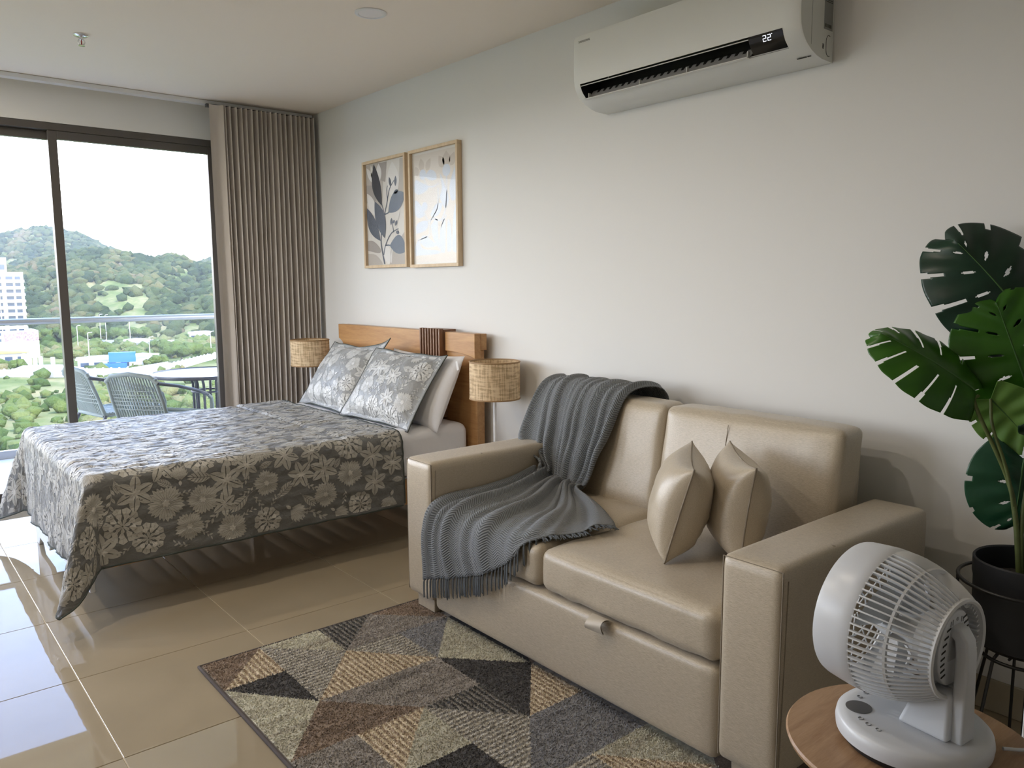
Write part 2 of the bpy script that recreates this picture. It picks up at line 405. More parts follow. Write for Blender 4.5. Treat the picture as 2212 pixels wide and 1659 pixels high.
M['wicker'] = mat('grey_green_wicker', (.27, .30, .27), .6, bump=(300, .3, .002))
M['wicker2'] = mat('grey_wicker_wrap', (.24, .27, .245), .6)
def make_chair():
    r = empty('wicker_armchair', (0, 0, 0))
    pl = [(-.30, -.215, .70), (-.318, -.16, .745), (-.33, 0, .765), (-.318, .16, .745), (-.30, .215, .70)]
    MB().tube(pl, .016, 10).build('back_rail', M['wicker2'], r, world=False, smooth=60)
    for s in (-1, 1):
        MB().tube([(-.30, s*.215, .70), (-.14, s*.255, .665), (.05, s*.275, .61), (.17, s*.27, .565)], .0125, 10).build('arm', M['grey_metal'], r, world=False, smooth=60)
        MB().tube([(.17, s*.27, .565), (.225, s*.262, .53), (.245, s*.255, .47), (.245, s*.25, .40)], .0145, 10).build('arm_wrap', M['wicker2'], r, world=False, smooth=60)
        MB().tube([(.245, s*.25, .40), (.25, s*.25, .0)], .0125, 10).build('leg', M['grey_metal'], r, world=False, smooth=60)
        MB().tube([(-.20, s*.215, .40), (-.25, s*.225, .30), (-.29, s*.235, .0)], .0125, 10).build('leg', M['grey_metal'], r, world=False, smooth=60)
        MB().tube([(-.20, s*.205, .40), (-.25, s*.21, .55), (-.312, s*.20, .735)], .014, 10).build('back_post', M['wicker2'], r, world=False, smooth=60)
    MB().tube([(-.21, -.20, .40), (.20, -.235, .425), (.25, -.19, .42), (.25, .19, .42), (.20, .235, .425), (-.21, .20, .40)], .015, 10, closed=True).build('seat_rail', M['wicker2'], r, world=False, smooth=60)
    m = MB()
    for k in range(17):
        u = (k+.5)/17*2-1
        m.tube([(-.205, u*.19, .40), (-.245-.02*(1-u*u), u*.195, .55), (-.318-.012*(1-u*u), u*.185, .75-.02*u*u)], .0072, 6)
    for h in (.50, .53, .56, .585, .61, .64):
        f = (h-.40)/.35
        m.tube([(-.205-.11*f-.018*(1-u*u), u*.195, h) for u in np.linspace(-1, 1, 7)], .004, 5)
    m.build('back_weave', M['wicker'], r, world=False, smooth=60, kind='stuff')
    m = MB()
    for k in range(20):
        x = -.20+.44*(k+.5)/20; w = .20+.03*(x+.2)/.44
        m.tube([(x, -w, .415), (x, -w*.5, .405), (x, w*.5, .405), (x, w, .415)], .0085, 6)
    m.build('seat_weave', M['wicker'], r, world=False, smooth=60, kind='stuff')
    return r
ch = make_chair()
chairs = [((1.70, 6.12), 36, 'grey-green wicker armchair on the balcony, backrest nearest the window glass'),
          ((1.545, 6.74), 12, 'grey-green wicker armchair on the balcony between railing and its twin beside the mullion'),
          ((2.80, 6.85), 190, 'wicker balcony armchair behind the round table, partly hidden by the curtain'),
          ((2.66, 6.02), 152, 'wicker balcony armchair close to the window, almost hidden by the curtain')]
for i, ((x, y), a, lab) in enumerate(chairs):
    o = ch if i == 0 else copy_tree(ch)
    o.location = (x, y, -.02); o.rotation_euler.z = math.radians(a)
    props(o, lab, 'chair', 'wicker armchairs on the balcony')
tb = empty('balcony_table', (2.13, 6.40, -.02), label='round glass-topped balcony table with a dark metal rim', cat='table')
M['table_glass'] = mat('frosted_table_glass', (.62, .70, .70), .12, spec=.6)
MB().lathe([(.02, .655), (.405, .655), (.405, .668), (.02, .668)], 48, (2.13, 6.40, 0)).build('glass_top', M['table_glass'], tb, smooth=40)
MB().lathe([(.40, .648), (.42, .648), (.424, .660), (.42, .674), (.405, .676), (.404, .669), (.40, .648)], 48, (2.13, 6.40, 0), caps=False).build('rim', M['grey_metal'], tb, smooth=40)
for k in range(4):
    a = math.radians(45+90*k); ca, sa = math.cos(a), math.sin(a)
    for s in (-.025, .025):
        pts = [(2.13+ca*q-sa*s, 6.40+sa*q+ca*s, z) for q, z in ((.20, .652), (.13, .635), (.105, .58), (.10, .30), (.14, .15), (.26, -.008))]
        MB().tube(pts, .011, 8).build('leg', M['grey_metal'], tb, smooth=60)
for z in (.52, .30):
    MB().tube([(2.13+.118*math.cos(t), 6.40+.118*math.sin(t), z) for t in np.linspace(0, 2*math.pi, 24, endpoint=False)], .008, 6, closed=True).build('brace_ring', M['grey_metal'], tb, smooth=60)

# ================================================================== the valley and the hill
GZ = -26.0
def bearing(px, d, dz=0.0):
    """point at depth d in the plan direction of picture column px"""
    v = _R*(px-1106)/F_PX + _F - _U*(-215)/F_PX*0
    h = np.array([v[0], v[1]]); h = h/np.linalg.norm(h)*math.hypot(1, (px-1106)/F_PX)
    return np.array([h[0]*d, h[1]*d])
SIL_F = ([-3000, -900, -300, 0, 45, 100, 150, 205, 260, 320, 400, 440, 520, 700, 1200, 3000], [560, 575, 590, 578, 566, 552, 543, 530, 534, 543, 557, 566, 560, 545, 560, 570])
SIL_B = ([-3000, -900, -200, 0, 60, 115, 160, 210, 255, 330, 440, 470, 560, 900, 3000], [540, 520, 530, 506, 493, 485, 490, 506, 530, 560, 562, 552, 520, 530, 545])
def hill_z(px, d):
    n = mnoise.noise(Vector((px*.012, d*.008, 3.1)))
    n2 = mnoise.noise(Vector((px*.035, d*.02, 7.7)))
    zf = CAM_H+690*(606-np.interp(px, *SIL_F))/F_PX
    zb = CAM_H+1150*(606-np.interp(px, *SIL_B))/F_PX
    base = 395+40*math.sin(px*.006+1.0)
    t = min(1, max(0, (d-base)/(690-base))); s = t*t*(3-2*t)*.55+t*.45
    z = GZ+(zf-GZ)*s
    z += (n*7+n2*2.6)*math.sin(math.pi*min(1, max(0, (d-base)/(800-base))))
    if d > 690:
        u = min(1, (d-690)/180); z = zf-18*math.sin(u*math.pi/2) + n*3
        w = min(1, max(0, (d-850)/300)); w = w*w*(3-2*w)
        z = z*(1-w)+zb*w
        if d > 1150: z -= (d-1150)*.10
    if d < base: z = GZ + n*.6
    return z
pxs = np.concatenate([np.linspace(-2600, -150, 22), np.linspace(-120, 620, 110), np.linspace(680, 2600, 18)])
ds = np.concatenate([np.linspace(30, 380, 30), np.linspace(390, 720, 60), np.linspace(735, 1400, 36)])
HP = np.zeros((len(pxs), len(ds), 3))
for i, px in enumerate(pxs):
    for j, d in enumerate(ds):
        x, y = bearing(px, d); HP[i, j] = (x, y, hill_z(px, d))
M['ground'] = None
m, nt, bs = newmat('dry_grass_ground')
v = mapping(nt, 'Object', (.06, .035, .06)); n1 = N(nt, 'ShaderNodeTexNoise'); n1.inputs['Scale'].default_value = 1; n1.inputs['Detail'].default_value = 8; n1.inputs['Roughness'].default_value = .65
nt.links.new(v, n1.inputs['Vector']); cr = N(nt, 'ShaderNodeValToRGB'); e = cr.color_ramp.elements
e[0].position = .34; e[0].color = (.075, .095, .022, 1); e[1].position = .68; e[1].color = (.28, .215, .10, 1)
q = e.new(.46); q.color = (.130, .145, .042, 1); q = e.new(.56); q.color = (.20, .180, .072, 1)
nt.links.new(n1.outputs['Fac'], cr.inputs[0]); nt.links.new(cr.outputs[0], bs.inputs['Base Color']); bs.inputs['Roughness'].default_value = .95; bs.inputs['Specular IOR Level'].default_value = .05
M['ground'] = m
nv = len(ds)
Fs = [(i*nv+j, (i+1)*nv+j, (i+1)*nv+j+1, i*nv+j+1) for i in range(len(pxs)-1) for j in range(nv-1)]
g = raw('ground_and_hill', HP.reshape(-1, 3), Fs, M['ground'], smooth=180, kind='structure')

q_ = MB().lathe([(3000, GZ-2.2), (3000, GZ-1.2), (1, GZ-1.2)], 48, (0, 0, 0)); q_.build('valley_floor', M['ground'], kind='structure')

def foliage_mat(name, cols):
    m, nt, b = newmat(name)
    at = N(nt, 'ShaderNodeAttribute'); at.attribute_name = 'tone'
    cr = N(nt, 'ShaderNodeValToRGB'); e = cr.color_ramp.elements
    e[0].color = cols[0]+(1,); e[0].position = 0; e[1].color = cols[-1]+(1,); e[1].position = 1
    for k in range(1, len(cols)-1):
        q = e.new(k/(len(cols)-1)); q.color = cols[k]+(1,)
    nt.links.new(at.outputs['Fac'], cr.inputs[0]); nt.links.new(cr.outputs[0], b.inputs['Base Color'])
    b.inputs['Roughness'].default_value = .9; b.inputs['Specular IOR Level'].default_value = .05
    n = N(nt, 'ShaderNodeTexNoise'); n.inputs['Scale'].default_value = 1.1; n.inputs['Detail'].default_value = 5
    nt.links.new(mapping(nt, 'Object', (1, 1, 1)), n.inputs['Vector'])
    bp = N(nt, 'ShaderNodeBump'); bp.inputs['Strength'].default_value = .9; bp.inputs['Distance'].default_value = 1.2
    nt.links.new(n.outputs['Fac'], bp.inputs['Height']); nt.links.new(bp.outputs[0], b.inputs['Normal'])
    return m
M['hill_leaf'] = foliage_mat('hill_foliage', [(.030, .042, .013), (.052, .068, .020), (.078, .088, .028), (.125, .110, .040), (.150, .112, .058)])
M['bush_leaf'] = foliage_mat('bush_foliage', [(.048, .075, .014), (.085, .115, .026), (.140, .155, .045), (.185, .160, .065)])
_bm = bmesh.new(); bmesh.ops.create_icosphere(_bm, subdivisions=2, radius=1)
ICO_V = np.array([v.co for v in _bm.verts]); ICO_F = np.array([[v.index for v in f.verts] for f in _bm.faces]); _bm.free()
_bm = bmesh.new(); bmesh.ops.create_icosphere(_bm, subdivisions=1, radius=1)
ICO1_V = np.array([v.co for v in _bm.verts]); ICO1_F = np.array([[v.index for v in f.verts] for f in _bm.faces]); _bm.free()
rng = np.random.default_rng(11)
def crowns(name, pts, rad, tone, mt, IV=ICO1_V, IF=ICO1_F, parent=None, flat=.75, **kw):
    n = len(pts); k = len(IV)
    V = np.repeat(IV[None], n, 0)*(1+.28*rng.standard_normal((n, k, 1)).clip(-1.5, 1.5))
    V = V*np.array([1, 1, flat])*np.asarray(rad)[:, None, None]*(.85+.3*rng.random((n, 1, 3)))+np.asarray(pts)[:, None, :]
    Fs = (IF[None]+(np.arange(n)*k)[:, None, None]).reshape(-1, 3)
    V = V.reshape(-1, 3)
    me = bpy.data.meshes.new(name)
    org = np.array(kw.get('origin', (0, 0, 0)))
    if parent is not None: org = np.array(OFF[parent.name])
    me.from_pydata((V-org).tolist(), [], Fs.tolist())
    a = me.attributes.new('tone', 'FLOAT', 'POINT'); a.data.foreach_set('value', np.repeat(np.asarray(tone, float), k))
    o = link(name, me, mt, parent, 180, kw.get('kind'))
    if parent is None: o.location = org
    return o
pts, rad, tone = [], [], []
while len(pts) < 11000:
    u = rng.random(); px = rng.uniform(-260, 700) if u < .85 else rng.uniform(-1800, 2000)
    d = rng.uniform(395, 1150)
    gap = mnoise.noise(Vector((px*.02, d*.012, 1.7)))
    bare = (210 < px < 330 and 400 < d < 560 and gap > -.30) or (d < 460 and gap > .22)
    if bare and rng.random() < .88: continue
    x, y = bearing(px, d); r = rng.uniform(2.2, 5.0)*(1.25 if d > 700 else 1)
    pts.append((x, y, hill_z(px, d)+r*.25)); rad.append(r)
    tone.append(np.clip(.32+.55*gap+.20*rng.standard_normal()+(.22 if px < 200 and d > 560 and d < 700 else 0), 0, 1))
crowns('hillside_trees', pts, rad, tone, M['hill_leaf'], kind='stuff')
pts, rad, tone = [], [], []
while len(pts) < 4200:
    px = rng.uniform(-400, 800); d = rng.uniform(48, 395)
    gap = mnoise.noise(Vector((px*.013, d*.022, 5.5)))
    if gap < .02 and rng.random() < .72: continue
    if 205 < d < 300 and rng.random() < .75: continue
    x, y = bearing(px, d); r = rng.uniform(.25, 1.35)**1.5*(1+d/260)*.95
    pts.append((x, y, GZ+r*.3)); rad.append(r); tone.append(np.clip(.45+.5*gap+.25*rng.standard_normal(), 0, 1))
crowns('field_bushes', pts, rad, tone, M['bush_leaf'], kind='stuff')

# ---- buildings
M['bwhite'] = mat('white_render', (.66, .64, .62), .8)
M['bglass'] = mat('dark_window_glass', (.05, .07, .10), .15)
M['bterra'] = mat('terracotta_band', (.58, .36, .24), .8)
M['bblue'] = mat('blue_container_paint', (.02, .12, .50), .6)
M['bgrey'] = mat('grey_concrete', (.42, .40, .38), .85)
M['yroof'] = mat('yellow_sheet', (.60, .42, .10), .7)
def facing(px, d):
    p = bearing(px, d); return p, math.atan2(p[0], p[1])      # yaw so local -y looks at the room
p, a = facing(18, 300)
tw = empty('apartment_tower', (p[0], p[1], GZ), -a+.10, label='tall white apartment tower with dark windows below the hill', cat='building')
pxm = 300/F_PX      # metres per picture pixel at that distance
def tb_(name, m, *bx, parent=tw, **kw):
    q = MB()
    for q_ in bx: q.box(*q_)
    return q.build(name, m, parent, world=False, **kw)
HT = 26.0+CAM_H
zt = lambda py: (612-py)*pxm+HT       # height over the ground
X = lambda px: (px-18)*pxm
body = tb_('wall', M['bwhite'], (X(8), X(62), 0, 12, zt(712), zt(580)))
tb_('wall_stair', M['bwhite'], (X(-60), X(8), -1.2, 12, zt(712), zt(566)))
tb_('penthouse', M['bwhite'], (X(-20), X(34), 1.5, 10, zt(580), zt(549)))
tb_('roof_room', M['bwhite'], (X(-20), X(6), 2.5, 9, zt(549), zt(535)))
tb_('podium', M['bwhite'], (X(-60), X(80), -3, 14, 0, zt(706)))
for k in range(9):
    zz = zt(597+k*14.2)
    tb_('balcony', M['bwhite'], (X(12), X(63), -1.1, .02, zz-.9, zz-.75), (X(25), X(63), -1.1, -1.0, zz-.75, zz+.05))
    tb_('balcony_band', M['bterra'], (X(11), X(26), -1.14, -1.0, zz-.95, zz-.55))
    for (q0, q1) in ((11, 15), (17, 21), (29, 42), (46, 56)):
        f = tb_('window', M['bwhite'], (X(q0)-.1, X(q1)+.1, -.06, .02, zz+.1, zz+1.5))
        tb_('pane', M['bglass'], (X(q0), X(q1), -.10, -.03, zz+.2, zz+1.4), parent=f)
    tb_('pane', M['bglass'], (X(0), X(3.5), -1.26, -1.19, zz-.2, zz+1.5))
for (q0, q1) in ((-2, 8), (12, 30)):
    tb_('pane', M['bglass'], (X(q0), X(q1), 1.42, 1.52, zt(575), zt(564)))
tb_('lattice_panel', mat('patterned_lattice', (.30, .21, .22), .8, var=(1.6, .5)), (X(16), X(80), -3.25, -3.0, zt(728), zt(708)))
for q0 in (-2, 6):
    for py in (724, 711):
        tb_('pane', M['bglass'], (X(q0), X(q0+5), -3.1, -2.98, zt(py+4), zt(py-2)))
# low buildings and yards
def low(name, px, d, w, h, dep, m, lab, roof=None, wins=0, cat='building', rz=0., z0=0.):
    p, a = facing(px, d)
    r = empty(name, (p[0], p[1], GZ), -a+rz, label=lab, cat=cat)
    MB().box(-w/2, w/2, 0, dep, z0, h).build('wall', m, r, world=False)
    if roof is not None: MB().prism([(-w/2-.6, h), (w/2+.6, h), (w/2+.6, h+.35), (0, h+.9), (-w/2-.6, h+.35)], -.8, dep+.6, 'y').build('roof', roof, r, world=False)
    for k in range(wins):
        x = -w/2+(k+.5)*w/wins
        f = MB().box(x-w/wins*.36, x+w/wins*.36, -.06, .02, h*.15, h*.75).build('window', M['bgrey'], r, world=False)
        MB().box(x-w/wins*.30, x+w/wins*.30, -.1, -.04, h*.22, h*.7).build('pane', M['bglass'], f, world=False)
    return r
low('warehouse', 230, 262, 16, 3.2, 8, M['bwhite'], 'low white warehouse with dark openings beside the blue container', M['bwhite'], 4)
low('shipping_container', 268, 258, 8, 5.8, 3, M['bblue'], 'bright blue shipping container stack among white sheds', None, 0, 'container', 0, 2.6)
low('shipping_container', 250, 255, 7.5, 2.4, 3, M['bblue'], 'blue shipping container standing on the ground before the blue stack', None, 0, 'container')
low('white_shed', 312, 275, 9.5, 2.9, 6, M['bwhite'], 'long white flat shed right of the blue container', M['bwhite'], 0)
low('roadside_house', 302, 355, 10, 3.0, 6, M['bwhite'], 'small white house by the far road with dark porch', M['bwhite'], 2)
low('roadside_building', 335, 350, 17, 2.6, 5, M['bwhite'], 'long low white building by the far road under the hill', M['bgrey'], 0)
low('farm_house', 418, 315, 7, 2.6, 5, M['bwhite'], 'little white house among bushes near the curtain edge', M['bgrey'], 3)
low('villa', 452, 395, 16, 4, 7, M['bwhite'], 'white villa at the hill foot behind the curtain edge', M['bwhite'], 4)
low('yard_building', 10, 275, 15, 4.2, 8, M['bgrey'], 'grey workshop with dark bays under a yellow roof below the tower', M['yroof'], 4)
for k, (px, d) in enumerate([(55, 262), (68, 262), (80, 258), (92, 262), (118, 262)]):
    pp = bearing(px, d)
    o = MB().box(-.55, .55, -.5, .5, 0, 5.2-.3*k).box(-.8, .8, -.7, .7, 0, .4).build('concrete_pillar', M['bwhite'], origin=(pp[0], pp[1], GZ), world=False)
    props(o, 'pale concrete pillar of an unfinished building below the tower', 'pillar', 'pillars of the unfinished building')
p, a = facing(100, 245)
o = MB().prism([(-11, 0), (11, 0), (11, 1.0), (4, 2.4), (-6, 2.6), (-11, .8)], 0, 8, 'y').build('white_canopy', M['bwhite'], world=False, origin=(p[0], p[1], GZ)); o.rotation_euler.z = -a
props(o, 'low white tent roof in the yard below the pillars', 'tent')
p, a = facing(300, 247)
o = MB().prism([(-8, 0), (9, 0), (9, 3.0), (3, 2.2), (-8, .7)], 0, 5, 'y').build('white_canopy', M['bwhite'], world=False, origin=(p[0], p[1], GZ)); o.rotation_euler.z = -a
props(o, 'sloping white canopy roof in front of the blue containers', 'tent')
def wall_run(px0, d0, px1, d1, h, lab, n):
    p0, p1 = bearing(px0, d0), bearing(px1, d1)
    r = empty('boundary_wall', ((p0[0]+p1[0])/2, (p0[1]+p1[1])/2, GZ), math.atan2(p1[1]-p0[1], p1[0]-p0[0]), label=lab, cat='fence')  # a boundary wall, made of panels and posts
    L = np.linalg.norm(p1-p0)
    for k in range(n):
        MB().box(-L/2+L*k/n+.15, -L/2+L*(k+1)/n-.15, -.1, .1, 0, h).build('panel', M['bgrey'], r, world=False)
        MB().box(-L/2+L*k/n-.2, -L/2+L*k/n+.2, -.18, .18, 0, h+.25).build('post', M['bwhite'], r, world=False)
wall_run(-60, 236, 330, 240, 2.6, 'long grey boundary wall between field and sheds', 22)
wall_run(330, 240, 480, 300, 2.6, 'pale panel wall slanting away from the sheds to the right', 18)
wall_run(200, 378, 420, 372, 2.0, 'low pale wall along the far road', 12)
LL = ['beside the far road left of the hill cutting', 'in the yard before the white warehouse', 'by the far roadside house', 'behind the far road wall, taller one', 'at the hill foot behind the far road', 'among bushes right of the white shed', 'near the villa by the curtain edge']
for k, (px, d, h) in enumerate([(175, 330, 11), (197, 262, 12), (288, 380, 13), (225, 378, 14), (237, 400, 13), (328, 300, 8), (460, 300, 10)]):
    pp = bearing(px, d)
    r = empty('street_lamp', (pp[0], pp[1], GZ), label='thin pale street lamp post '+LL[k], cat='street lamp', group='street lamps in the valley')
    MB().tube([(0, 0, 0), (0, 0, h)], [.16, .10], 8).build('pole', M['bwhite'], r, world=False, smooth=60)
    MB().tube([(0, 0, h), (.5, 0, h+.2), (1.4, 0, h+.25)], .1, 6).build('lamp_arm', M['bwhite'], r, world=False, smooth=60)
M['bark'] = mat('bark', (.16, .12, .08), .9)
TL = ['right of the white shed, the largest there', 'between white shed and far road', 'by the panel wall near the curtain edge', 'behind the sloping white canopy', 'at the hill foot beyond the window mullion', 'before the roadside house', 'between the far street lamps', 'behind the long roadside building', 'at the hill foot right of the tower', 'left of the apartment tower', 'in front of the grey workshop', 'between shed and roadside building']
for k, (px, d, s) in enumerate([(395, 285, 4.2), (375, 300, 3.4), (440, 290, 3.2), (350, 262, 2.6), (165, 380, 4.6), (260, 385, 4.5), (215, 390, 4.2), (310, 390, 4.2), (120, 380, 4.4), (-30, 330, 4), (40, 250, 2.6), (345, 330, 3)]):
    pp = bearing(px, d); r = empty('valley_tree', (pp[0], pp[1], GZ), label='round green tree '+TL[k], cat='tree', group='trees among the valley houses')
    MB().tube([(0, 0, 0), (.1, 0, s*.9)], [.35, .2], 7).build('trunk', M['bark'], r, world=False, smooth=60)
    cp = [(pp[0]+rng.normal(0, s*.42), pp[1]+rng.normal(0, s*.42), GZ+s*(.9+.45*rng.random())) for _ in range(9)]
    crowns('crown', cp, [s*.55]*9, np.clip(.25+.2*rng.random(9), 0, 1), M['bush_leaf'], ICO_V, ICO_F, parent=r, flat=.85)
# thin haze over the valley
hz = MB().box(-900, 1400, 40, 1380, GZ-2, 190).build('valley_haze', None, kind='stuff')
m = bpy.data.materials.new('haze'); m.use_nodes = True; nt = m.node_tree; nt.nodes.clear()
_o = N(nt, 'ShaderNodeOutputMaterial'); _v = N(nt, 'ShaderNodeVolumeScatter'); _v.inputs['Density'].default_value = .00013; _v.inputs['Color'].default_value = (.93, .97, 1, 1); _v.inputs['Anisotropy'].default_value = .3
nt.links.new(_v.outputs[0], _o.inputs['Volume']); hz.data.materials.append(m)
props(hz, 'thin bright haze hanging over the valley and hill', 'haze')
# ================================================================== floral motifs laid on a cloth surface
class Cloth:
    """a cloth surface: grid of points over (u, v) metres, sampled with normals"""
    def __init__(s, P, u0, u1, v0, v1):
        s.P = np.asarray(P, float); s.u0, s.u1, s.v0, s.v1 = u0, u1, v0, v1
        du = np.gradient(s.P, axis=0); dv = np.gradient(s.P, axis=1)
        n = np.cross(du, dv); n /= np.linalg.norm(n, axis=2, keepdims=True)+1e-12
        s.Nn = n
    def at(s, uv, off):
        uv = np.asarray(uv, float); nu, nv = s.P.shape[:2]
        a = np.clip((uv[:, 0]-s.u0)/(s.u1-s.u0)*(nu-1), 0, nu-1.001); b = np.clip((uv[:, 1]-s.v0)/(s.v1-s.v0)*(nv-1), 0, nv-1.001)
        i, j = a.astype(int), b.astype(int); fa, fb = (a-i)[:, None], (b-j)[:, None]
        def bl(A): return A[i, j]*(1-fa)*(1-fb)+A[i+1, j]*fa*(1-fb)+A[i, j+1]*(1-fa)*fb+A[i+1, j+1]*fa*fb
        return bl(s.P)+bl(s.Nn)*off
    def faces(s):
        nu, nv = s.P.shape[:2]
        return [(i*nv+j, (i+1)*nv+j, (i+1)*nv+j+1, i*nv+j+1) for i in range(nu-1) for j in range(nv-1)]
    def uv(s):
        nu, nv = s.P.shape[:2]
        return np.stack(np.meshgrid(np.linspace(s.u0, s.u1, nu), np.linspace(s.v0, s.v1, nv), indexing='ij'), -1).reshape(-1, 2)
class Motifs:
    def __init__(s): s.L = {0: ([], []), 1: ([], []), 2: ([], [])}
    def strip(s, layer, A, B):
        V, Fs = s.L[layer]; k = len(V)
        for a, b in zip(A, B): V += [a, b]
        for i in range(len(A)-1): Fs.append((k+2*i, k+2*i+1, k+2*i+3, k+2*i+2))
    def petal(s, layer, c, ang, L, w, tip=.5, vein=.10, r0=.12, n=6, bend=0.):
        """a petal in two halves either side of its vein"""
        ca, sa = math.cos(ang), math.sin(ang)
        def T(x, y):
            y = y+bend*x*x
            return (c[0]+(ca*x-sa*y)*L, c[1]+(sa*x+ca*y)*L)
        for sg in (-1, 1):
            A, B = [], []
            for i in range(n+1):
                t = i/n; x = r0+(1-r0)*t
                ww = w*(math.sin(math.pi*min(1, t*.92+.06)**(1.0/ (tip+.5)))**.8 if tip < 1 else (.25+.75*min(1, t*1.5))*math.sqrt(max(0, 1-max(0, (t-.72)/.28)**2)))
                ww = max(ww, .015)
                A.append(T(x, sg*min(vein*.5*w*(1-t*.6), ww*.5))); B.append(T(x, sg*ww))
            s.strip(layer, A, B) if sg > 0 else s.strip(layer, B, A)
    def star(s, c, R, rot, rn):
        for k in range(6): s.petal(0, c, rot+k*math.pi/3, R, .27, .55, .24)
        for k in range(8): s.petal(1, c, rot+.2+k*math.pi/4, R*.34, .16, .5, .02, .02, 3)
    def ruffle(s, c, R, rot, rn):
        n = 5
        for k in range(n):
            for q in range(5):
                a = rot+2*math.pi*(k+(q-2)*.185)/n
                s.petal(0, c, a, R*(1-.05*abs(q-2)), .112, 1, .16, .10, 5)
        for k in range(6): s.petal(1, c, rot+k*math.pi/3, R*.22, .3, .5, .02, .0, 3)
    def peony(s, c, R, rot, rn):
        for ly, rr, n in ((0, 1, 11), (1, .70, 9), (2, .42, 7)):
            for k in range(n): s.petal(ly if ly < 2 else 0, c, rot+ly*.4+2*math.pi*k/n, R*rr, .235, 1, .06, .50 if ly < 2 else .1, 4)
    def fan(s, c, R, rot, rn):
        for k in range(9): s.petal(0, c, rot+(k-4)*.21, R*1.25*(1-.02*(k-4)**2), .085, 1, .12, .12, 5)
        s.petal(1, c, rot+math.pi, R*.4, .3, .6, .1, 0, 3)
    def leaf(s, c, R, rot, rn):
        """serrated leaf: slanted blades either side of a midrib"""
        ca, sa = math.cos(rot), math.sin(rot)
        def T(x, y): return (c[0]+(ca*x-sa*y)*R, c[1]+(sa*x+ca*y)*R)
        n = 7
        for sg in (-1, 1):
            for k in range(n):
                t0, t1 = k/n, (k+.80)/n
                w0 = .40*math.sin(math.pi*(t0*.9+.07)); w1 = .40*math.sin(math.pi*(t1*.9+.07))
                x0, x1 = t0*1.7-.85, t1*1.7-.85
                A = [T(x0, sg*.018), T(x0+.13, sg*w0*.55), T(x0+.26, sg*w0)]; B = [T(x1, sg*.018), T(x1+.13, sg*w1*.55), T(x1+.30, sg*(w1+.03))]
                s.strip(0, A, B) if sg < 0 else s.strip(0, B, A)
        s.strip(0, [T(-1.15, .012), T(-.9, .012)], [T(-1.15, -.012), T(-.9, -.012)])
    def branch(s, c, R, rot, rn):
        ca, sa = math.cos(rot), math.sin(rot)
        def T(x, y): return (c[0]+(ca*x-sa*y)*R, c[1]+(sa*x+ca*y)*R)
        X = np.linspace(-1, 1, 9); A = [T(x, .18*x*x+.018) for x in X]; B = [T(x, .18*x*x-.018) for x in X]; s.strip(0, A, B)
        for k in range(6):
            x = -.75+k*.3; sg = 1 if k % 2 else -1
            s.petal(0, T(x, .18*x*x), rot+sg*.65, R*.5, .20, .55, .14, .05, 5)
def print_on(cloth, parent, name, mats, region, spacing, size, seed, off=.0013):
    rn = random.Random(seed); mo = Motifs(); pl = []
    u0, u1, v0, v1 = region
    kinds = [mo.star, mo.ruffle, mo.peony, mo.fan, mo.leaf, mo.branch]
    for ps, (sp, kk, sz) in enumerate(((spacing, (0, 1, 2, 2, 0, 1, 3), size), (spacing*.56, (4, 3, 4, 5, 0), size*.76), (spacing*.36, (4, 5, 5), size*.50))):
        for _ in range(5000):
            u, v = rn.uniform(u0, u1), rn.uniform(v0, v1)
            if any((u-a)**2+(v-b)**2 < (sp*.5+r*.5)**2 for a, b, r in pl): continue
            if u-u0 < sz*.5 or u1-u < sz*.5 or v-v0 < sz*.5 or v1-v < sz*.5: continue
            pl.append((u, v, sp)); kinds[rn.choice(kk)]((u, v), sz*rn.uniform(.88, 1.12), rn.uniform(0, 6.28), rn)
    for ly, m in enumerate(mats):
        V, Fs = mo.L[ly]
        if not V: continue
        V = np.clip(np.array(V), (u0, v0), (u1, v1))
        raw(name if ly == 0 else name+'_detail', cloth.at(V, off+ly*.0005), Fs, m, parent, smooth=180, kind='stuff')

def quilt_mat(name, col, rough, scale, strength, dist, sheen=.0, spec=.5):
    m, nt, b = newmat(name)
    b.inputs['Base Color'].default_value = tuple(col)+(1,); b.inputs['Roughness'].default_value = rough
    b.inputs['Specular IOR Level'].default_value = spec; b.inputs['Sheen Weight'].default_value = sheen; b.inputs['Sheen Roughness'].default_value = .4
    n = N(nt, 'ShaderNodeTexNoise'); n.inputs['Scale'].default_value = 1; n.inputs['Detail'].default_value = 4; n.inputs['Distortion'].default_value = .6
    nt.links.new(mapping(nt, 'Object', scale), n.inputs['Vector'])
    bp = N(nt, 'ShaderNodeBump'); bp.inputs['Strength'].default_value = strength; bp.inputs['Distance'].default_value = dist
    nt.links.new(n.outputs['Fac'], bp.inputs['Height']); nt.links.new(bp.outputs[0], b.inputs['Normal'])
    return m
M['cov_ground'] = quilt_mat('grey_coverlet', (.130, .130, .122), .42, (34, 95, 45), .7, .007, .35)
M['cov_print'] = quilt_mat('cream_flower_print', (.37, .355, .31), .42, (34, 95, 45), .7, .007, .35)
M['cov_print2'] = quilt_mat('pale_petal_print', (.46, .44, .39), .42, (34, 95, 45), .7, .007, .35)
M['cov_edge'] = mat('dark_green_piping', (.05, .06, .052), .7)
M['sheet'] = mat('white_sheet', (.86, .86, .885), .7, spec=.2, sheen=.2, bump=(9, .25, .02))
M['oak'] = wood('warm_oak', (.37, .185, .07), (.52, .295, .125), .38, (12, 1.4, 14))
M['oak_dark'] = wood('dark_walnut_slat', (.17, .085, .045), (.26, .14, .08), .4, (16, 16, 1.5))
M['pine'] = wood('raw_pine', (.52, .36, .22), (.70, .51, .33), .6, (14, 1.4, 14))
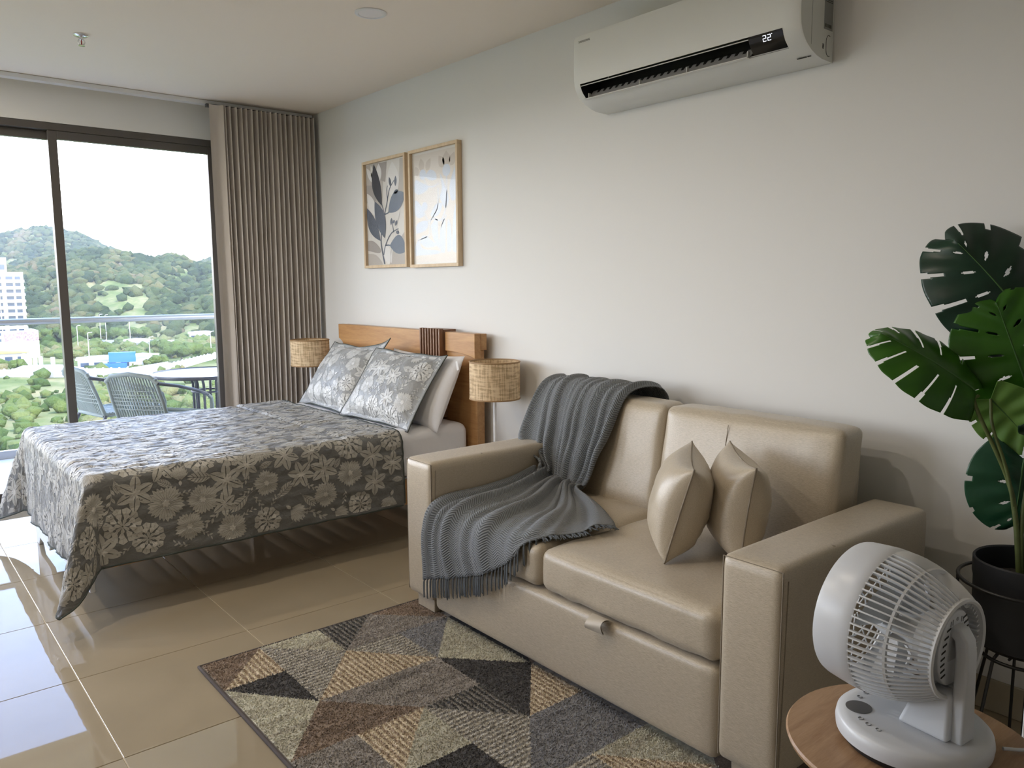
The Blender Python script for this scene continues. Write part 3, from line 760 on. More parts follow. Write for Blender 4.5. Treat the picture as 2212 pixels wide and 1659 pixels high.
M['wrap'] = mat('clear_plastic_wrap', (.82, .81, .80), .12, spec=.8, bump=((10, 30, 10), .9, .03))

# ================================================================== the bed
BX0, BX1, BY0, BY1, BZ = .68, 2.565, 3.44, 4.82, .600
bed = empty('bed', (1.62, 4.13, 0), label='double bed with carved oak headboard and slatted pine base', cat='bed')
hx0, hx1 = 2.578, 2.632
# headboard: lower panel, two upper boards with shaped lower edges, slatted dark centre piece
MB().box(hx0, hx1, 3.395, 4.925, .12, 1.0).build('headboard_panel', M['oak'], bed, bevel=.004)
up1 = [(4.945, 1.092), (4.945, .995), (4.925, .99)] + [(4.925-.60*t, .99-.20*math.sin(t*math.pi*.55)) for t in np.linspace(.1, .9, 7)] + [(4.22, .835), (4.02, .90), (3.885, .975), (3.885, 1.092)]
MB().prism(up1, hx0-.020, hx0+.022, 'x').build('headboard_board', M['oak'], bed, bevel=.003)
up2 = [(3.662, 1.092), (3.662, .985)]+[(3.662-.26*t, .985-.022*t*t) for t in (.3, .6, .85)]+[(3.385, .955), (3.385, 1.092)]
MB().prism(up2, hx0-.020, hx0+.022, 'x').build('headboard_board', M['oak'], bed, bevel=.003)
MB().box(hx0+.022, hx1+.01, 3.385, 4.945, 1.0, 1.090).build('headboard_top', M['oak'], bed, bevel=.003)
MB().box(hx0-.022, hx1+.012, 3.675, 3.872, .60, 1.104).build('slat_backing', M['oak_dark'], bed, bevel=.002)
for k in range(8):
    y = 3.678+k*.0275
    MB().box(hx0-.050, hx0-.022, y-.003, y+.0115-.001, .60, 1.108).build('carved_slat', M['oak_dark'], bed, bevel=.0015, seg=1)
# frame
for y0, y1, z0 in ((3.452, 3.482, .205), (4.778, 4.808, .205)):
    MB().box(.70, 2.578, y0, y1, z0, .34).build('side_rail', M['oak'], bed, bevel=.003)
MB().box(.70, 2.57, 4.11, 4.15, .16, .205).build('centre_rail', M['pine'], bed, bevel=.003)
MB().box(.70, 2.57, 3.74, 3.79, .175, .205).build('under_rail', M['pine'], bed, bevel=.003)
sl = None
for k in range(15):
    x = .735+k*.128
    if sl is None:
        sl = MB().box(-.045, .045, -.645, .645, 0, .018).build('bed_slat', M['pine'], bed, world=False, bevel=.002, seg=1)
        o = sl
    else: o = link('bed_slat', sl.data, None, bed)
    o.location = (x-1.62, 0, .2055)
for (x, y) in ((.82, 4.60), (2.45, 3.62), (2.45, 4.64), (1.6, 4.13)):
    MB().box(x-.03, x+.03, y-.03, y+.03, 0.0, .16 if y == 4.13 else .2055).build('leg', M['pine'], bed, bevel=.003)
m = MB().prism([(3.50, .10), (3.50, .34), (4.76, .34), (4.76, .0), (4.70, .0), (4.66, .045), (4.40, .045), (4.34, .10)], .645, .668, 'x')
m.build('foot_panel', M['white_metal'], bed, bevel=.004)
# mattress in plastic-wrapped base and sheet
ma = empty('mattress', (1.62, 4.13, .226), label='mattress in a smooth white fitted sheet on the bed', cat='mattress')
MB().box(.70, 2.56, 3.47, 4.79, .226, .345).build('wrapped_base', M['wrap'], ma, bevel=.03, seg=3)
mm = MB().box(.685, 2.565, 3.445, 4.815, .347, BZ).build('fitted_sheet', M['sheet'], ma, bevel=.055, seg=5)

# coverlet --------------------------------------------------------
TOPZ = BZ+.010; EX, EYN, EYF = .672, 3.432, 4.828; HEADX = 2.085
LT = HEADX-EX; WT = EYF-EYN; DN, DF = .40, .47
ROLLR = .045
def roll(d):
    """horizontal and vertical travel of cloth hanging a length d over a rounded edge"""
    if d <= 0: return 0., 0.
    q = ROLLR*math.pi/2
    if d < q: a = d/ROLLR; return ROLLR*math.sin(a), ROLLR*(1-math.cos(a))
    return ROLLR, ROLLR+(d-q)
def cov_point(a, b):
    dx = max(0, a-LT); dn = max(0, -b); df = max(0, b-WT); dy = dn if dn > 0 else df
    x = HEADX-min(a, LT); y = EYN+min(max(b, 0), WT); z = TOPZ
    if dx == 0 and dy == 0: return [x, y, z]
    sy = -1 if dn > 0 else 1
    r = math.hypot(dx, dy); ph = math.atan2(dy, dx)
    h, v = roll(r)
    c = ph/(math.pi/2)
    fl = .035+.10*(1-abs(2*c-1)) if (dx > 0 and dy > 0) else .035
    if dx > 0 and dy > 0:
        fl += .24*math.exp(-((c-.42)/.20)**2)+.04*math.exp(-((c-.80)/.12)**2)
    elif dx > 0:
        fl += .022*math.sin(b*13.0)+.014*math.sin(b*29+1)
    else:
        fl += .010*math.sin(a*9)+.008*math.sin(a*21+2)
    he = h-ROLLR*0+max(0, r-.05)*fl; vv = v*math.sqrt(max(.05, 1-min(.9, fl)**2))
    x -= math.cos(ph)*he if dx > 0 else 0
    y += sy*(math.sin(ph)*he if dy > 0 else 0)
    return [x, y, max(.012, z-vv)]
NA, NB = 190, 230
A0, A1, B0, B1 = 0., LT+DF, -DN, WT+DN
P = np.zeros((NA, NB, 3))
for i in range(NA):
    a = A0+(A1-A0)*i/(NA-1)
    for j in range(NB):
        b = B0+(B1-B0)*j/(NB-1)
        RC = .15                                    # rounded corners at the foot end
        if a > A1-RC and (b < B0+RC or b > B1-RC):
            s_ = (a-(A1-RC))/RC; t_ = ((B0+RC-b) if b < B0+RC else (b-(B1-RC)))/RC
            s2, t2 = s_*math.sqrt(1-t_*t_*.42), t_*math.sqrt(1-s_*s_*.42)
            a2 = A1-RC+s2*RC; b2 = B0+RC-t2*RC if b < B0+RC else B1-RC+t2*RC
            P[i, j] = cov_point(a2, b2)
        else: P[i, j] = cov_point(a, b)
du = np.gradient(P, axis=0); dv = np.gradient(P, axis=1); nn = np.cross(dv, du); nn /= np.linalg.norm(nn, axis=2, keepdims=True)+1e-12
if nn[20, 115, 2] < 0: nn = -nn
for i in range(NA):
    a = A0+(A1-A0)*i/(NA-1)
    for j in range(NB):
        b = B0+(B1-B0)*j/(NB-1)
        d = .0055*mnoise.noise(Vector((a*9, b*34, .3)))+.0035*mnoise.noise(Vector((a*30, b*62, 2.3)))
        d += .007*(1/(1+math.exp((a-.30)/.006)))              # folded-back band at the head end
        d -= .006*math.exp(-((a-.305)/.008)**2)
        P[i, j] += nn[i, j]*d
cloth = Cloth(P[:, ::-1], A0, A1, B1, B0)
if cloth.Nn[20, 115, 2] < 0: cloth.Nn *= -1
cv = empty('coverlet', (1.4, 4.13, .61), label='grey floral quilted coverlet hanging over the sides of the bed', cat='coverlet')
co = raw('quilted_cloth', cloth.P.reshape(-1, 3), cloth.faces(), M['cov_ground'], cv, smooth=180)
print_on(cloth, cv, 'flower_print', (M['cov_print'], M['cov_print2'], M['cov_print2']), (A0+.01, A1-.012, B0+.012, B1-.012), .116, .071, 5)
hem = [cloth.P[i, 0] for i in range(0, NA, 2)]+[cloth.P[-1, j] for j in range(1, NB, 2)]+[cloth.P[i, -1] for i in range(NA-1, -1, -2)]
MB().tube(hem, .0042, 6).build('piping', M['cov_edge'], cv, smooth=60)
hd = [cloth.P[0, j] for j in range(0, NB, 3)]
MB().tube(hd, .0040, 6).build('piping', M['cov_edge'], cv, smooth=60)

# pillows ----------------------------------------------------------
def pillow_shape(w, h, t, nu=36, nv=30, pinch=.10, flange=0., seed=0, wr=.006, flop=None):
    """front and back grids of a stuffed pillow in local (x right, y up, z out)"""
    rn = random.Random(seed); o1 = rn.uniform(0, 50)
    fr = np.zeros((nu, nv, 3)); bk = np.zeros((nu, nv, 3))
    for i in range(nu):
        u = 2*i/(nu-1)-1
        for j in range(nv):
            v = 2*j/(nv-1)-1
            sx = 1-pinch*(1-abs(v)**2.2)*0.55*abs(u)**4; sy = 1-pinch*(1-abs(u)**2.2)*0.75*abs(v)**4
            x = u*w/2*sx; y = v*h/2*sy
            fx = max(0, 1-(abs(u)*(1+flange))**2.6); fy = max(0, 1-(abs(v)*(1+flange))**2.6)
            zz = t/2*(fx*fy)**.52
            wv = wr*mnoise.noise(Vector((x*14+o1, y*14, 1)))+wr*.6*mnoise.noise(Vector((x*33, y*33+o1, 4)))
            edge = min(1, 3*(1-max(abs(u), abs(v))))
            fl = .010*math.sin(u*7+o1)*max(0, abs(v)-.8)*5*(1 if flange else 0)
            if flop:
                k_ = max(0, (u*flop+v-1.25)/.75); x += flop*.05*k_*k_; y += .055*k_*k_; fl += .07*k_*k_-.05*k_
            fr[i, j] = (x, y, zz+wv*edge+fl+.0015); bk[i, j] = (x, y, -zz*.9+wv*edge*.5+fl-.0015)
    return fr, bk
def place(P, c, ex, ey, ez):
    ex, ey, ez = (np.array(e, float) for e in (ex, ey, ez))
    return np.array(c)+P[..., :1]*ex+P[..., 1:2]*ey+P[..., 2:]*ez
def frame_from(normal, up):
    n = Vector(normal).normalized(); u = Vector(up); u = (u-n*u.dot(n)).normalized(); r = u.cross(n)
    return r, u, n
def make_pillow(name, c, normal, up, w, h, t, m, lab, cat='pillow', group=None, flange=0., floral=False, seed=0, piping=None, part='cover', pinch=.10, wr=.006, flop=None):
    ex, ey, ez = frame_from(normal, up)
    fr, bk = pillow_shape(w, h, t, pinch=pinch, flange=flange, seed=seed, wr=wr, flop=flop)
    nu, nv = fr.shape[:2]
    Wf = place(fr, c, ex, ey, ez); Wb = place(bk, c, ex, ey, ez)
    base = (c[0], c[1], float(min(Wf[..., 2].min(), Wb[..., 2].min())))
    r = empty(name, base, label=lab, cat=cat, group=group)
    q = MB(); q.grid(Wf); k = len(q.V); q.add(Wb.reshape(-1, 3), [(i*nv+j, i*nv+j+1, (i+1)*nv+j+1, (i+1)*nv+j) for i in range(nu-1) for j in range(nv-1)])
    ring = [(i, 0) for i in range(nu)]+[(nu-1, j) for j in range(1, nv)]+[(i, nv-1) for i in range(nu-2, -1, -1)]+[(0, j) for j in range(nv-2, 0, -1)]
    for (a, b_) in zip(ring, ring[1:]+ring[:1]):
        q.F.append([a[0]*nv+a[1], b_[0]*nv+b_[1], k+b_[0]*nv+b_[1], k+a[0]*nv+a[1]])
    q.build(part, m, r, smooth=180)
    if piping: MB().tube([(Wf[a]+Wb[a])/2 for a in ring], .0032, 6, closed=True).build('piping', piping, r, smooth=60)
    if floral:
        cl = Cloth(Wf, -w/2, w/2, -h/2, h/2)
        if float(np.dot(cl.Nn[nu//2, nv//2], np.array(ez))) < 0: cl.Nn *= -1
        print_on(cl, r, 'flower_print', (M['sham_print'], M['sham_print2'], M['sham_print2']), (-w/2+.012, w/2-.012, -h/2+.012, h/2-.012), .112, .062, seed+3, .0018)
    return r
M['sham_ground'] = quilt_mat('grey_sham', (.27, .275, .27), .45, (30, 30, 30), .6, .008, .4)
M['sham_print'] = quilt_mat('pale_sham_flowers', (.53, .53, .51), .45, (30, 30, 30), .6, .008, .4)
M['sham_print2'] = quilt_mat('white_sham_petals', (.63, .63, .61), .45, (30, 30, 30), .6, .008, .4)
FLOP = 1
make_pillow('sham_pillow', (2.275, 3.80, .790), (-.82, -.05, .57), (.2, 0, 1), .70, .47, .15, M['sham_ground'], 'floral grey sham pillow leaning in front of the white pillow nearer the sofa', 'pillow', 'floral shams on the bed', .18, True, 4, M['cov_edge'])
make_pillow('sham_pillow', (2.29, 4.44, .795), (-.82, .05, .57), (.2, 0, 1), .70, .47, .15, M['sham_ground'], 'floral grey sham pillow on the window side, its top corner flopping over', 'pillow', 'floral shams on the bed', .18, True, 9, M['cov_edge'], flop=FLOP)
wp_ = make_pillow('white_pillow', (2.408, 3.76, .775), (-.90, -.02, .43), (.2, 0, 1), .70, .44, .17, M['sheet'], 'plain white pillow propped between the near sham and the headboard', 'pillow', 'white pillows', 0, False, 14, None, 'pillowcase')
make_pillow('white_pillow', (2.415, 4.47, .770), (-.90, .02, .43), (.2, 0, 1), .70, .42, .16, M['sheet'], 'plain white pillow hidden behind the window-side sham', 'pillow', 'white pillows', 0, False, 15, None, 'pillowcase')

MB().add([(2.458, 3.425, .945), (2.458, 3.410, .950), (2.451, 3.385, .905), (2.451, 3.402, .900)], [(0, 1, 2, 3)]).build('care_tag', mat('white_tag', (.8, .8, .8), .6), wp_)
# bedside lamps ---------------------------------------------------
m, nt, b = newmat('woven_rattan')
wv = []
for ax, sc in (('X', 260), ('Y', 170)):
    w = N(nt, 'ShaderNodeTexWave'); w.bands_direction = ax; w.inputs['Scale'].default_value = sc/6.283; w.inputs['Distortion'].default_value = 1.0; w.inputs['Detail Scale'].default_value = 2
    nt.links.new(mapping(nt, 'UV', (6.283*.5, 6.283*.5, 1)), w.inputs['Vector']); wv.append(w)
mul = N(nt, 'ShaderNodeMath', operation='MULTIPLY'); nt.links.new(wv[0].outputs['Fac'], mul.inputs[0]); nt.links.new(wv[1].outputs['Fac'], mul.inputs[1])
n = N(nt, 'ShaderNodeTexNoise'); n.inputs['Scale'].default_value = 1; n.inputs['Detail'].default_value = 3; nt.links.new(mapping(nt, 'UV', (14, 90, 1)), n.inputs['Vector'])
n2 = N(nt, 'ShaderNodeTexNoise'); n2.inputs['Scale'].default_value = 1; n2.inputs['Detail'].default_value = 3; nt.links.new(mapping(nt, 'UV', (120, 8, 1)), n2.inputs['Vector'])
ad = N(nt, 'ShaderNodeMath', operation='ADD'); nt.links.new(n.outputs['Fac'], ad.inputs[0]); nt.links.new(n2.outputs['Fac'], ad.inputs[1])
ad2 = N(nt, 'ShaderNodeMath', operation='MULTIPLY_ADD'); ad2.inputs[1].default_value = .35; nt.links.new(mul.outputs[0], ad2.inputs[0]); nt.links.new(ad.outputs[0], ad2.inputs[2])
cr = N(nt, 'ShaderNodeValToRGB'); e = cr.color_ramp.elements; e[0].position = .74; e[0].color = (.52, .36, .19, 1); e[1].position = 1.0; e[1].color = (.92, .75, .50, 1)
q = e.new(.84); q.color = (.80, .60, .36, 1)
sc_ = N(nt, 'ShaderNodeMath', operation='MULTIPLY'); sc_.inputs[1].default_value = .80; nt.links.new(ad2.outputs[0], sc_.inputs[0]); nt.links.new(sc_.outputs[0], cr.inputs[0])
nt.links.new(cr.outputs[0], b.inputs['Base Color']); b.inputs['Roughness'].default_value = .65
bp = N(nt, 'ShaderNodeBump'); bp.inputs['Strength'].default_value = .5; bp.inputs['Distance'].default_value = .002; nt.links.new(mul.outputs[0], bp.inputs['Height']); nt.links.new(bp.outputs[0], b.inputs['Normal'])
tr_ = N(nt, 'ShaderNodeBsdfTranslucent'); nt.links.new(cr.outputs[0], tr_.inputs[0]); mx_ = N(nt, 'ShaderNodeMixShader'); mx_.inputs[0].default_value = .25
nt.links.new(b.outputs[0], mx_.inputs[1]); nt.links.new(tr_.outputs[0], mx_.inputs[2]); nt.links.new(mx_.outputs[0], nt.nodes['Material Output'].inputs[0])
M['rattan'] = m
M['rattan_rim'] = mat('rattan_rim_band', (.33, .20, .09), .6)
def lamp(x, y, zt, zb, rr, lab):
    r = empty('rattan_lamp', (x, y, 0), label=lab, cat='lamp', group='rattan lamps beside the bed')
    n = 64; V = []; uv = []; Fs = []
    for q_, ri in ((0, rr), (1, rr-.004)):
        for k in range(n+1):
            a = 2*math.pi*k/n
            for z in (zb, zt):
                V.append((x+ri*math.cos(a), y+ri*math.sin(a), z)); uv.append((a*rr, z))
    for q_ in (0, 1):
        o = q_*(n+1)*2
        for k in range(n):
            f = (o+2*k, o+2*k+2, o+2*k+3, o+2*k+1); Fs.append(f if q_ == 0 else f[::-1])
    raw('lamp_shade', V, Fs, M['rattan'], r, smooth=180, uv=uv)
    for z in (zt, zb):
        MB().tube([(x+(rr-.001)*math.cos(a), y+(rr-.001)*math.sin(a), z) for a in np.linspace(0, 2*math.pi, 48, endpoint=False)], .0042, 6, closed=True).build('shade_rim', M['rattan_rim'], r, smooth=60)
    MB().tube([(x, y, .02), (x, y, zt-.07)], .0085, 12).build('pole', M['white_metal'], r, smooth=60)
    MB().tube([(x-rr+.006, y, zt-.03), (x+rr-.006, y, zt-.03)], .002, 6).tube([(x, y-rr+.006, zt-.03), (x, y+rr-.006, zt-.03)], .002, 6).tube([(x, y, zt-.08), (x, y, zt-.028)], .003, 6).build('spider', M['white_metal'], r, smooth=60)
    MB().lathe([(.004, zt-.16), (.020, zt-.15), (.030, zt-.115), (.020, zt-.082), (.012, zt-.07)], 20, (x, y, 0)).build('bulb', mat('bulb_glass', (.85, .85, .83), .2), r, smooth=60)
    MB().lathe([(.115, 0), (.115, .012), (.10, .02), (.012, .022)], 40, (x, y, 0)).build('base', M['white_metal'], r, smooth=40)
lamp(2.512, 3.155, .962, .772, .131, 'rattan drum lamp on a thin white pole between headboard and sofa')
lamp(2.385, 5.035, .985, .812, .131, 'rattan drum lamp on a thin white pole in front of the curtain')

# pictures --------------------------------------------------------
M['ash'] = wood('pale_ash_frame', (.58, .43, .27), (.70, .55, .37), .5, (14, 14, 2))
PA = [(.60, .575, .53), (.47, .44, .405), (.36, .335, .31)]
M['paper'] = mat('cream_print_paper', (.66, .63, .58), .35, spec=.4)
def frame(name, y0, y1, z0, z1, lab):
    r = empty(name, (XW, (y0+y1)/2, z0), label=lab, cat='picture', group='framed prints over the bed')
    xf, w = XW-.034, .018
    MB().box(xf, XW-.001, y0, y1, z1-w, z1).build('frame_rail', M['ash'], r, bevel=.001, seg=1)
    MB().box(xf, XW-.001, y0, y1, z0, z0+w).build('frame_rail', M['ash'], r, bevel=.001, seg=1)
    MB().box(xf, XW-.001, y0, y0+w, z0+w, z1-w).build('frame_stile', M['ash'], r, bevel=.001, seg=1)
    MB().box(xf, XW-.001, y1-w, y1, z0+w, z1-w).build('frame_stile', M['ash'], r, bevel=.001, seg=1)
    MB().box(XW-.014, XW-.002, y0+w, y1-w, z0+w, z1-w).build('print', M['paper'], r)
    return r, (y0+w, y1-w, z0+w, z1-w)
def flat(r, name, box, polys, m, lvl):
    """flat printed shapes: polygons in 0..1 print space (s from window side to sofa side, t upward)"""
    ya, yb, za, zb = box; q = MB()
    for pg in polys:
        V = [(XW-.0144-.0003*lvl, yb-(yb-ya)*min(max(s, .004), .996), za+(zb-za)*min(max(t, .004), .996)) for s, t in pg]
        q.add(V, [list(range(len(V)))])
    q.build(name, m, r)
def leafpoly(s0, t0, s1, t1, w, n=12, asp=1.45, bend=0., sharp=1.0):
    dx, dy = s1-s0, (t1-t0)*asp; L = math.hypot(dx, dy); ux, uy = dx/L, dy/L
    out = []
    for sg in (1, -1):
        rngk = range(n+1) if sg == 1 else range(n-1, 0, -1)
        for k in rngk:
            q = k/n; ww = w*math.sin(math.pi*q**sharp)**.9; bb = bend*math.sin(math.pi*q)
            out.append((s0+ux*L*q-uy*(sg*ww+bb), t0+(uy*L*q+ux*(sg*ww+bb))/asp))
    return out
def stempoly(pts, w0, w1, asp=1.45):
    P2 = [Vector((a, b*asp, 0)) for a, b in pts]; A, B = [], []
    for i, p_ in enumerate(P2):
        t = (P2[min(i+1, len(P2)-1)]-P2[max(i-1, 0)]).normalized(); nrm_ = Vector((-t.y, t.x, 0)); w = w0+(w1-w0)*i/(len(P2)-1)
        A.append(((p_+nrm_*w).x, (p_+nrm_*w).y/asp)); B.append(((p_-nrm_*w).x, (p_-nrm_*w).y/asp))
    return A+B[::-1]
def flatsm(pts, n=10):
    """smooth a few points into a curve"""
    out = []; P_ = [np.array(p) for p in pts]; P_ = [2*P_[0]-P_[1]]+P_+[2*P_[-1]-P_[-2]]
    for i in range(1, len(P_)-2):
        for k in range(n):
            t = k/n; a, b, c, d = P_[i-1:i+3]
            out.append(tuple(.5*((2*b)+(-a+c)*t+(2*a-5*b+4*c-d)*t*t+(-a+3*b-3*c+d)*t**3)))
    return out+[tuple(P_[-2])]
C_sl = mat('slate_blue_ink', (.10, .115, .15), .45); C_nv = mat('near_black_ink', (.028, .03, .04), .45); C_mid = mat('blue_grey_ink', (.155, .185, .24), .45)
C_b1 = mat('beige_ink', (.47, .43, .385), .45); C_b2 = mat('taupe_ink', (.36, .325, .295), .45); C_wh = mat('white_ink', (.72, .70, .67), .45)
r1, bx1 = frame('framed_print', 4.19, 4.715, 1.468, 2.158, 'framed botanical print of dark slate leaves and stems')
flat(r1, 'print_background', bx1, [flatsm([(.0, .62), (.16, .66), (.30, .55), (.42, .62), (.40, .99), (.0, .99)], 6), [(.86, .99), (.99, .99), (.99, .62), (.80, .66), (.84, .8)], flatsm([(.55, .0), (.62, .16), (.82, .24), (.99, .30), (.99, .0)], 6), flatsm([(0, .12), (.22, .10), (.38, .0), (.0, .0)], 6)], C_b1, 1)
flat(r1, 'print_background', bx1, [flatsm([(0, .80), (.20, .78), (.32, .70), (.2, .62), (0, .70)], 6), flatsm([(.0, .25), (.16, .24), (.34, .16), (.30, .12), (0, .15)], 6), [(.30, .99), (.55, .99), (.50, .80), (.36, .83)]], C_b2, 2)
flat(r1, 'pale_leaf', bx1, [leafpoly(.22, .80, .02, .97, .05), leafpoly(.22, .80, .14, .99, .04), leafpoly(.34, .80, .34, .99, .07), stempoly(flatsm([(.60, .02), (.66, .20), (.85, .52)]), .012, .006), leafpoly(.56, .0, .44, .22, .09), leafpoly(.7, .62, .68, .98, .15), leafpoly(.02, .72, .26, .48, .08)], C_wh, 3)
flat(r1, 'stem', bx1, [stempoly(flatsm([(.44, .01), (.40, .10), (.36, .22), (.38, .34), (.44, .50), (.40, .60)]), .016, .008), stempoly(flatsm([(.42, .10), (.48, .20), (.62, .30), (.80, .34)]), .011, .007), stempoly(flatsm([(.44, .46), (.52, .58), (.60, .72), (.72, .80)]), .011, .007), stempoly(flatsm([(.34, .24), (.24, .36), (.18, .48)]), .010, .006), stempoly(flatsm([(.47, .19), (.56, .19), (.62, .18)]), .010, .008), stempoly(flatsm([(.46, .49), (.55, .50), (.60, .52)]), .010, .008), stempoly(flatsm([(.55, .62), (.53, .72), (.56, .76)]), .008, .006), stempoly(flatsm([(.68, .31), (.66, .38), (.65, .41)]), .008, .006)], C_sl, 4)
flat(r1, 'dark_leaf', bx1, [leafpoly(.40, .58, .22, .99, .105, 14, 1.45, .04)], C_nv, 5)
flat(r1, 'slate_leaf', bx1, [leafpoly(.46, .26, .22, .63, .12, 14, 1.45, -.02), leafpoly(.34, .24, .01, .575, .105, 14, 1.45, .03), leafpoly(.64, .74, .60, .84, .028), leafpoly(.75, .74, .76, .84, .03), leafpoly(.70, .68, .82, .70, .028), leafpoly(.62, .38, .64, .45, .026), leafpoly(.72, .37, .78, .42, .026), leafpoly(.74, .31, .82, .30, .026), leafpoly(.66, .40, .72, .42, .022)], C_sl, 5)
flat(r1, 'blue_leaf', bx1, [leafpoly(.56, .505, .99, .66, .13, 14, 1.45, .03), leafpoly(.58, .185, .995, .13, .13, 14, 1.45, .05)], C_mid, 5)
C_lb = mat('pale_blue_ink', (.50, .55, .62), .28); C_pb = mat('pale_beige_ink', (.50, .44, .37), .3); C_bg = mat('blush_print_ground', (.60, .545, .475), .3)
r2, bx2 = frame('framed_print', 3.645, 4.152, 1.462, 2.158, 'framed print of pale blue flowers and curling leaves on blush paper')
flat(r2, 'print_ground', bx2, [[(.03, .02), (.97, .02), (.97, .98), (.03, .98)]], C_bg, 1)
P1 = [[(.04, .08), (.04, .16), (.12, .22), (.22, .14), (.52, .12), (.58, .09)], [(.06, .28), (.08, .36), (.22, .39), (.34, .38), (.32, .32), (.20, .29)], [(.04, .46), (.06, .58), (.20, .52), (.26, .44), (.12, .42)], [(.04, .66), (.06, .76), (.18, .74), (.36, .68), (.26, .64), (.12, .63)], [(.28, .78), (.40, .83), (.52, .80), (.54, .74), (.40, .74)], [(.60, .58), (.66, .66), (.62, .78), (.70, .70), (.80, .56), (.72, .48)], [(.97, .86), (.97, .58), (.86, .54), (.82, .66)], [(.40, .34), (.54, .40), (.56, .28), (.58, .14), (.46, .22)], [(.62, .10), (.60, .20), (.66, .38), (.72, .36), (.72, .20), (.70, .10)], [(.76, .10), (.75, .22), (.78, .38), (.84, .30), (.84, .12)], [(.88, .10), (.86, .16), (.90, .42), (.97, .50), (.97, .12)], [(.40, .44), (.52, .52), (.66, .52), (.60, .44), (.46, .41)], [(.14, .20), (.24, .26), (.44, .20), (.52, .16), (.30, .15)]]
flat(r2, 'blue_leaf', bx2, [flatsm(p_+p_[:1], 5)[:-1] for p_ in P1], C_lb, 2)
flat(r2, 'stem', bx2, [stempoly(flatsm([(.26, .78), (.32, .70), (.46, .68), (.60, .70)]), .009, .006), stempoly(flatsm([(.76, .76), (.76, .60), (.72, .46), (.62, .38), (.46, .40), (.34, .38)]), .010, .008), stempoly(flatsm([(.26, .50), (.28, .44), (.34, .39)]), .008, .006), stempoly(flatsm([(.58, .66), (.56, .50), (.46, .42), (.38, .36), (.36, .26), (.10, .22)]), .009, .006), stempoly(flatsm([(.74, .42), (.62, .30), (.58, .10)]), .008, .006)], C_lb, 2)
flat(r2, 'blue_bud', bx2, [[(cs+rs*math.cos(a), ct+rs*.62*math.sin(a)) for a in np.linspace(0, 2*math.pi, 12, endpoint=False)] for cs, ct, rs in ((.24, .80, .075), (.76, .80, .085), (.27, .515, .065))], C_lb, 3)
flat(r2, 'beige_petal', bx2, [leafpoly(.23, .83, .20, .945, .065, 8, 1.45, 0, .8), leafpoly(.32, .83, .42, .93, .055, 8, 1.45, 0, .8), leafpoly(.14, .80, .07, .88, .05, 8, 1.45, 0, .8), leafpoly(.70, .83, .60, .935, .065, 8, 1.45, 0, .8), leafpoly(.76, .83, .76, .965, .085, 8, 1.45, 0, .8), leafpoly(.85, .83, .93, .94, .065, 8, 1.45, 0, .8)], C_pb, 2)
M['picture_glass'] = glass('picture_glass', (1, 1, 1), .14)
for r_, bx_ in ((r1, bx1), (r2, bx2)):
    MB().box(XW-.0205, XW-.0185, bx_[0]+.0005, bx_[1]-.0005, bx_[2]+.0005, bx_[3]-.0005).build('glazing', M['picture_glass'], r_)
# ================================================================== the sofa
def soft_box(name, x0, x1, y0, y1, z0, z1, r, m, parent, puff=(0, 0, 0), n=18, warp=None, wr=0., seed=0, seams=False):
    c = np.array([(x0+x1)/2, (y0+y1)/2, (z0+z1)/2]); h = np.array([(x1-x0)/2, (y1-y0)/2, (z1-z0)/2])
    bm = bmesh.new(); bmesh.ops.create_cube(bm, size=2)
    bmesh.ops.subdivide_edges(bm, edges=bm.edges, cuts=n, use_grid_fill=True)
    V = np.array([v.co for v in bm.verts]); out = np.zeros_like(V); inn = h-r
    for i, q in enumerate(V):
        # denser sampling towards the edges
        q2 = np.sign(q)*(1-(1-np.abs(q))**1.5)
        p = q2*h; k = np.clip(p, -inn, inn); d = p-k; L = np.linalg.norm(d)
        if L > 1e-9:
            md = max(abs(d)); p = k+d/L*min(r, md if md > 0 else L)
        for ax in range(3):
            if puff[ax]:
                o = [t for t in range(3) if t != ax]
                p[ax] += np.sign(q2[ax])*abs(q2[ax])**6*puff[ax]*(1-q2[o[0]]**4)*(1-q2[o[1]]**4)
        if wr:
            w = c+p; p = p+(d/L if L > 1e-9 else np.zeros(3))*wr*mnoise.noise(Vector((w[0]*9+seed, w[1]*24, w[2]*9)))
        out[i] = c+p
    if warp: out = np.array([warp(p) for p in out])
    for v, p in zip(bm.verts, out): v.co = p-np.array(OFF[parent.name])
    me = bpy.data.meshes.new(name); bm.to_mesh(me); bm.free()
    o = link(name, me, m, parent, 180); OFF[o.name] = OFF[parent.name]
    return o
m, nt, b = newmat('beige_linen_look_upholstery')
n1 = N(nt, 'ShaderNodeTexNoise'); n1.inputs['Scale'].default_value = 1; n1.inputs['Detail'].default_value = 4
nt.links.new(mapping(nt, 'Object', (1100, 70, 1100)), n1.inputs['Vector'])
n2 = N(nt, 'ShaderNodeTexNoise'); n2.inputs['Scale'].default_value = 1; n2.inputs['Detail'].default_value = 2
nt.links.new(mapping(nt, 'Object', (110, 1100, 1100)), n2.inputs['Vector'])
ad = N(nt, 'ShaderNodeMath', operation='MULTIPLY_ADD'); ad.inputs[1].default_value = .6; nt.links.new(n2.outputs['Fac'], ad.inputs[0]); nt.links.new(n1.outputs['Fac'], ad.inputs[2])
cr = N(nt, 'ShaderNodeValToRGB'); e = cr.color_ramp.elements; e[0].position = .6; e[0].color = (.36, .30, .215, 1); e[1].position = 1.0; e[1].color = (.56, .478, .36, 1)
nt.links.new(ad.outputs[0], cr.inputs[0]); nt.links.new(cr.outputs[0], b.inputs['Base Color']); b.inputs['Roughness'].default_value = .38; b.inputs['Specular IOR Level'].default_value = .7; b.inputs['Sheen Weight'].default_value = .15
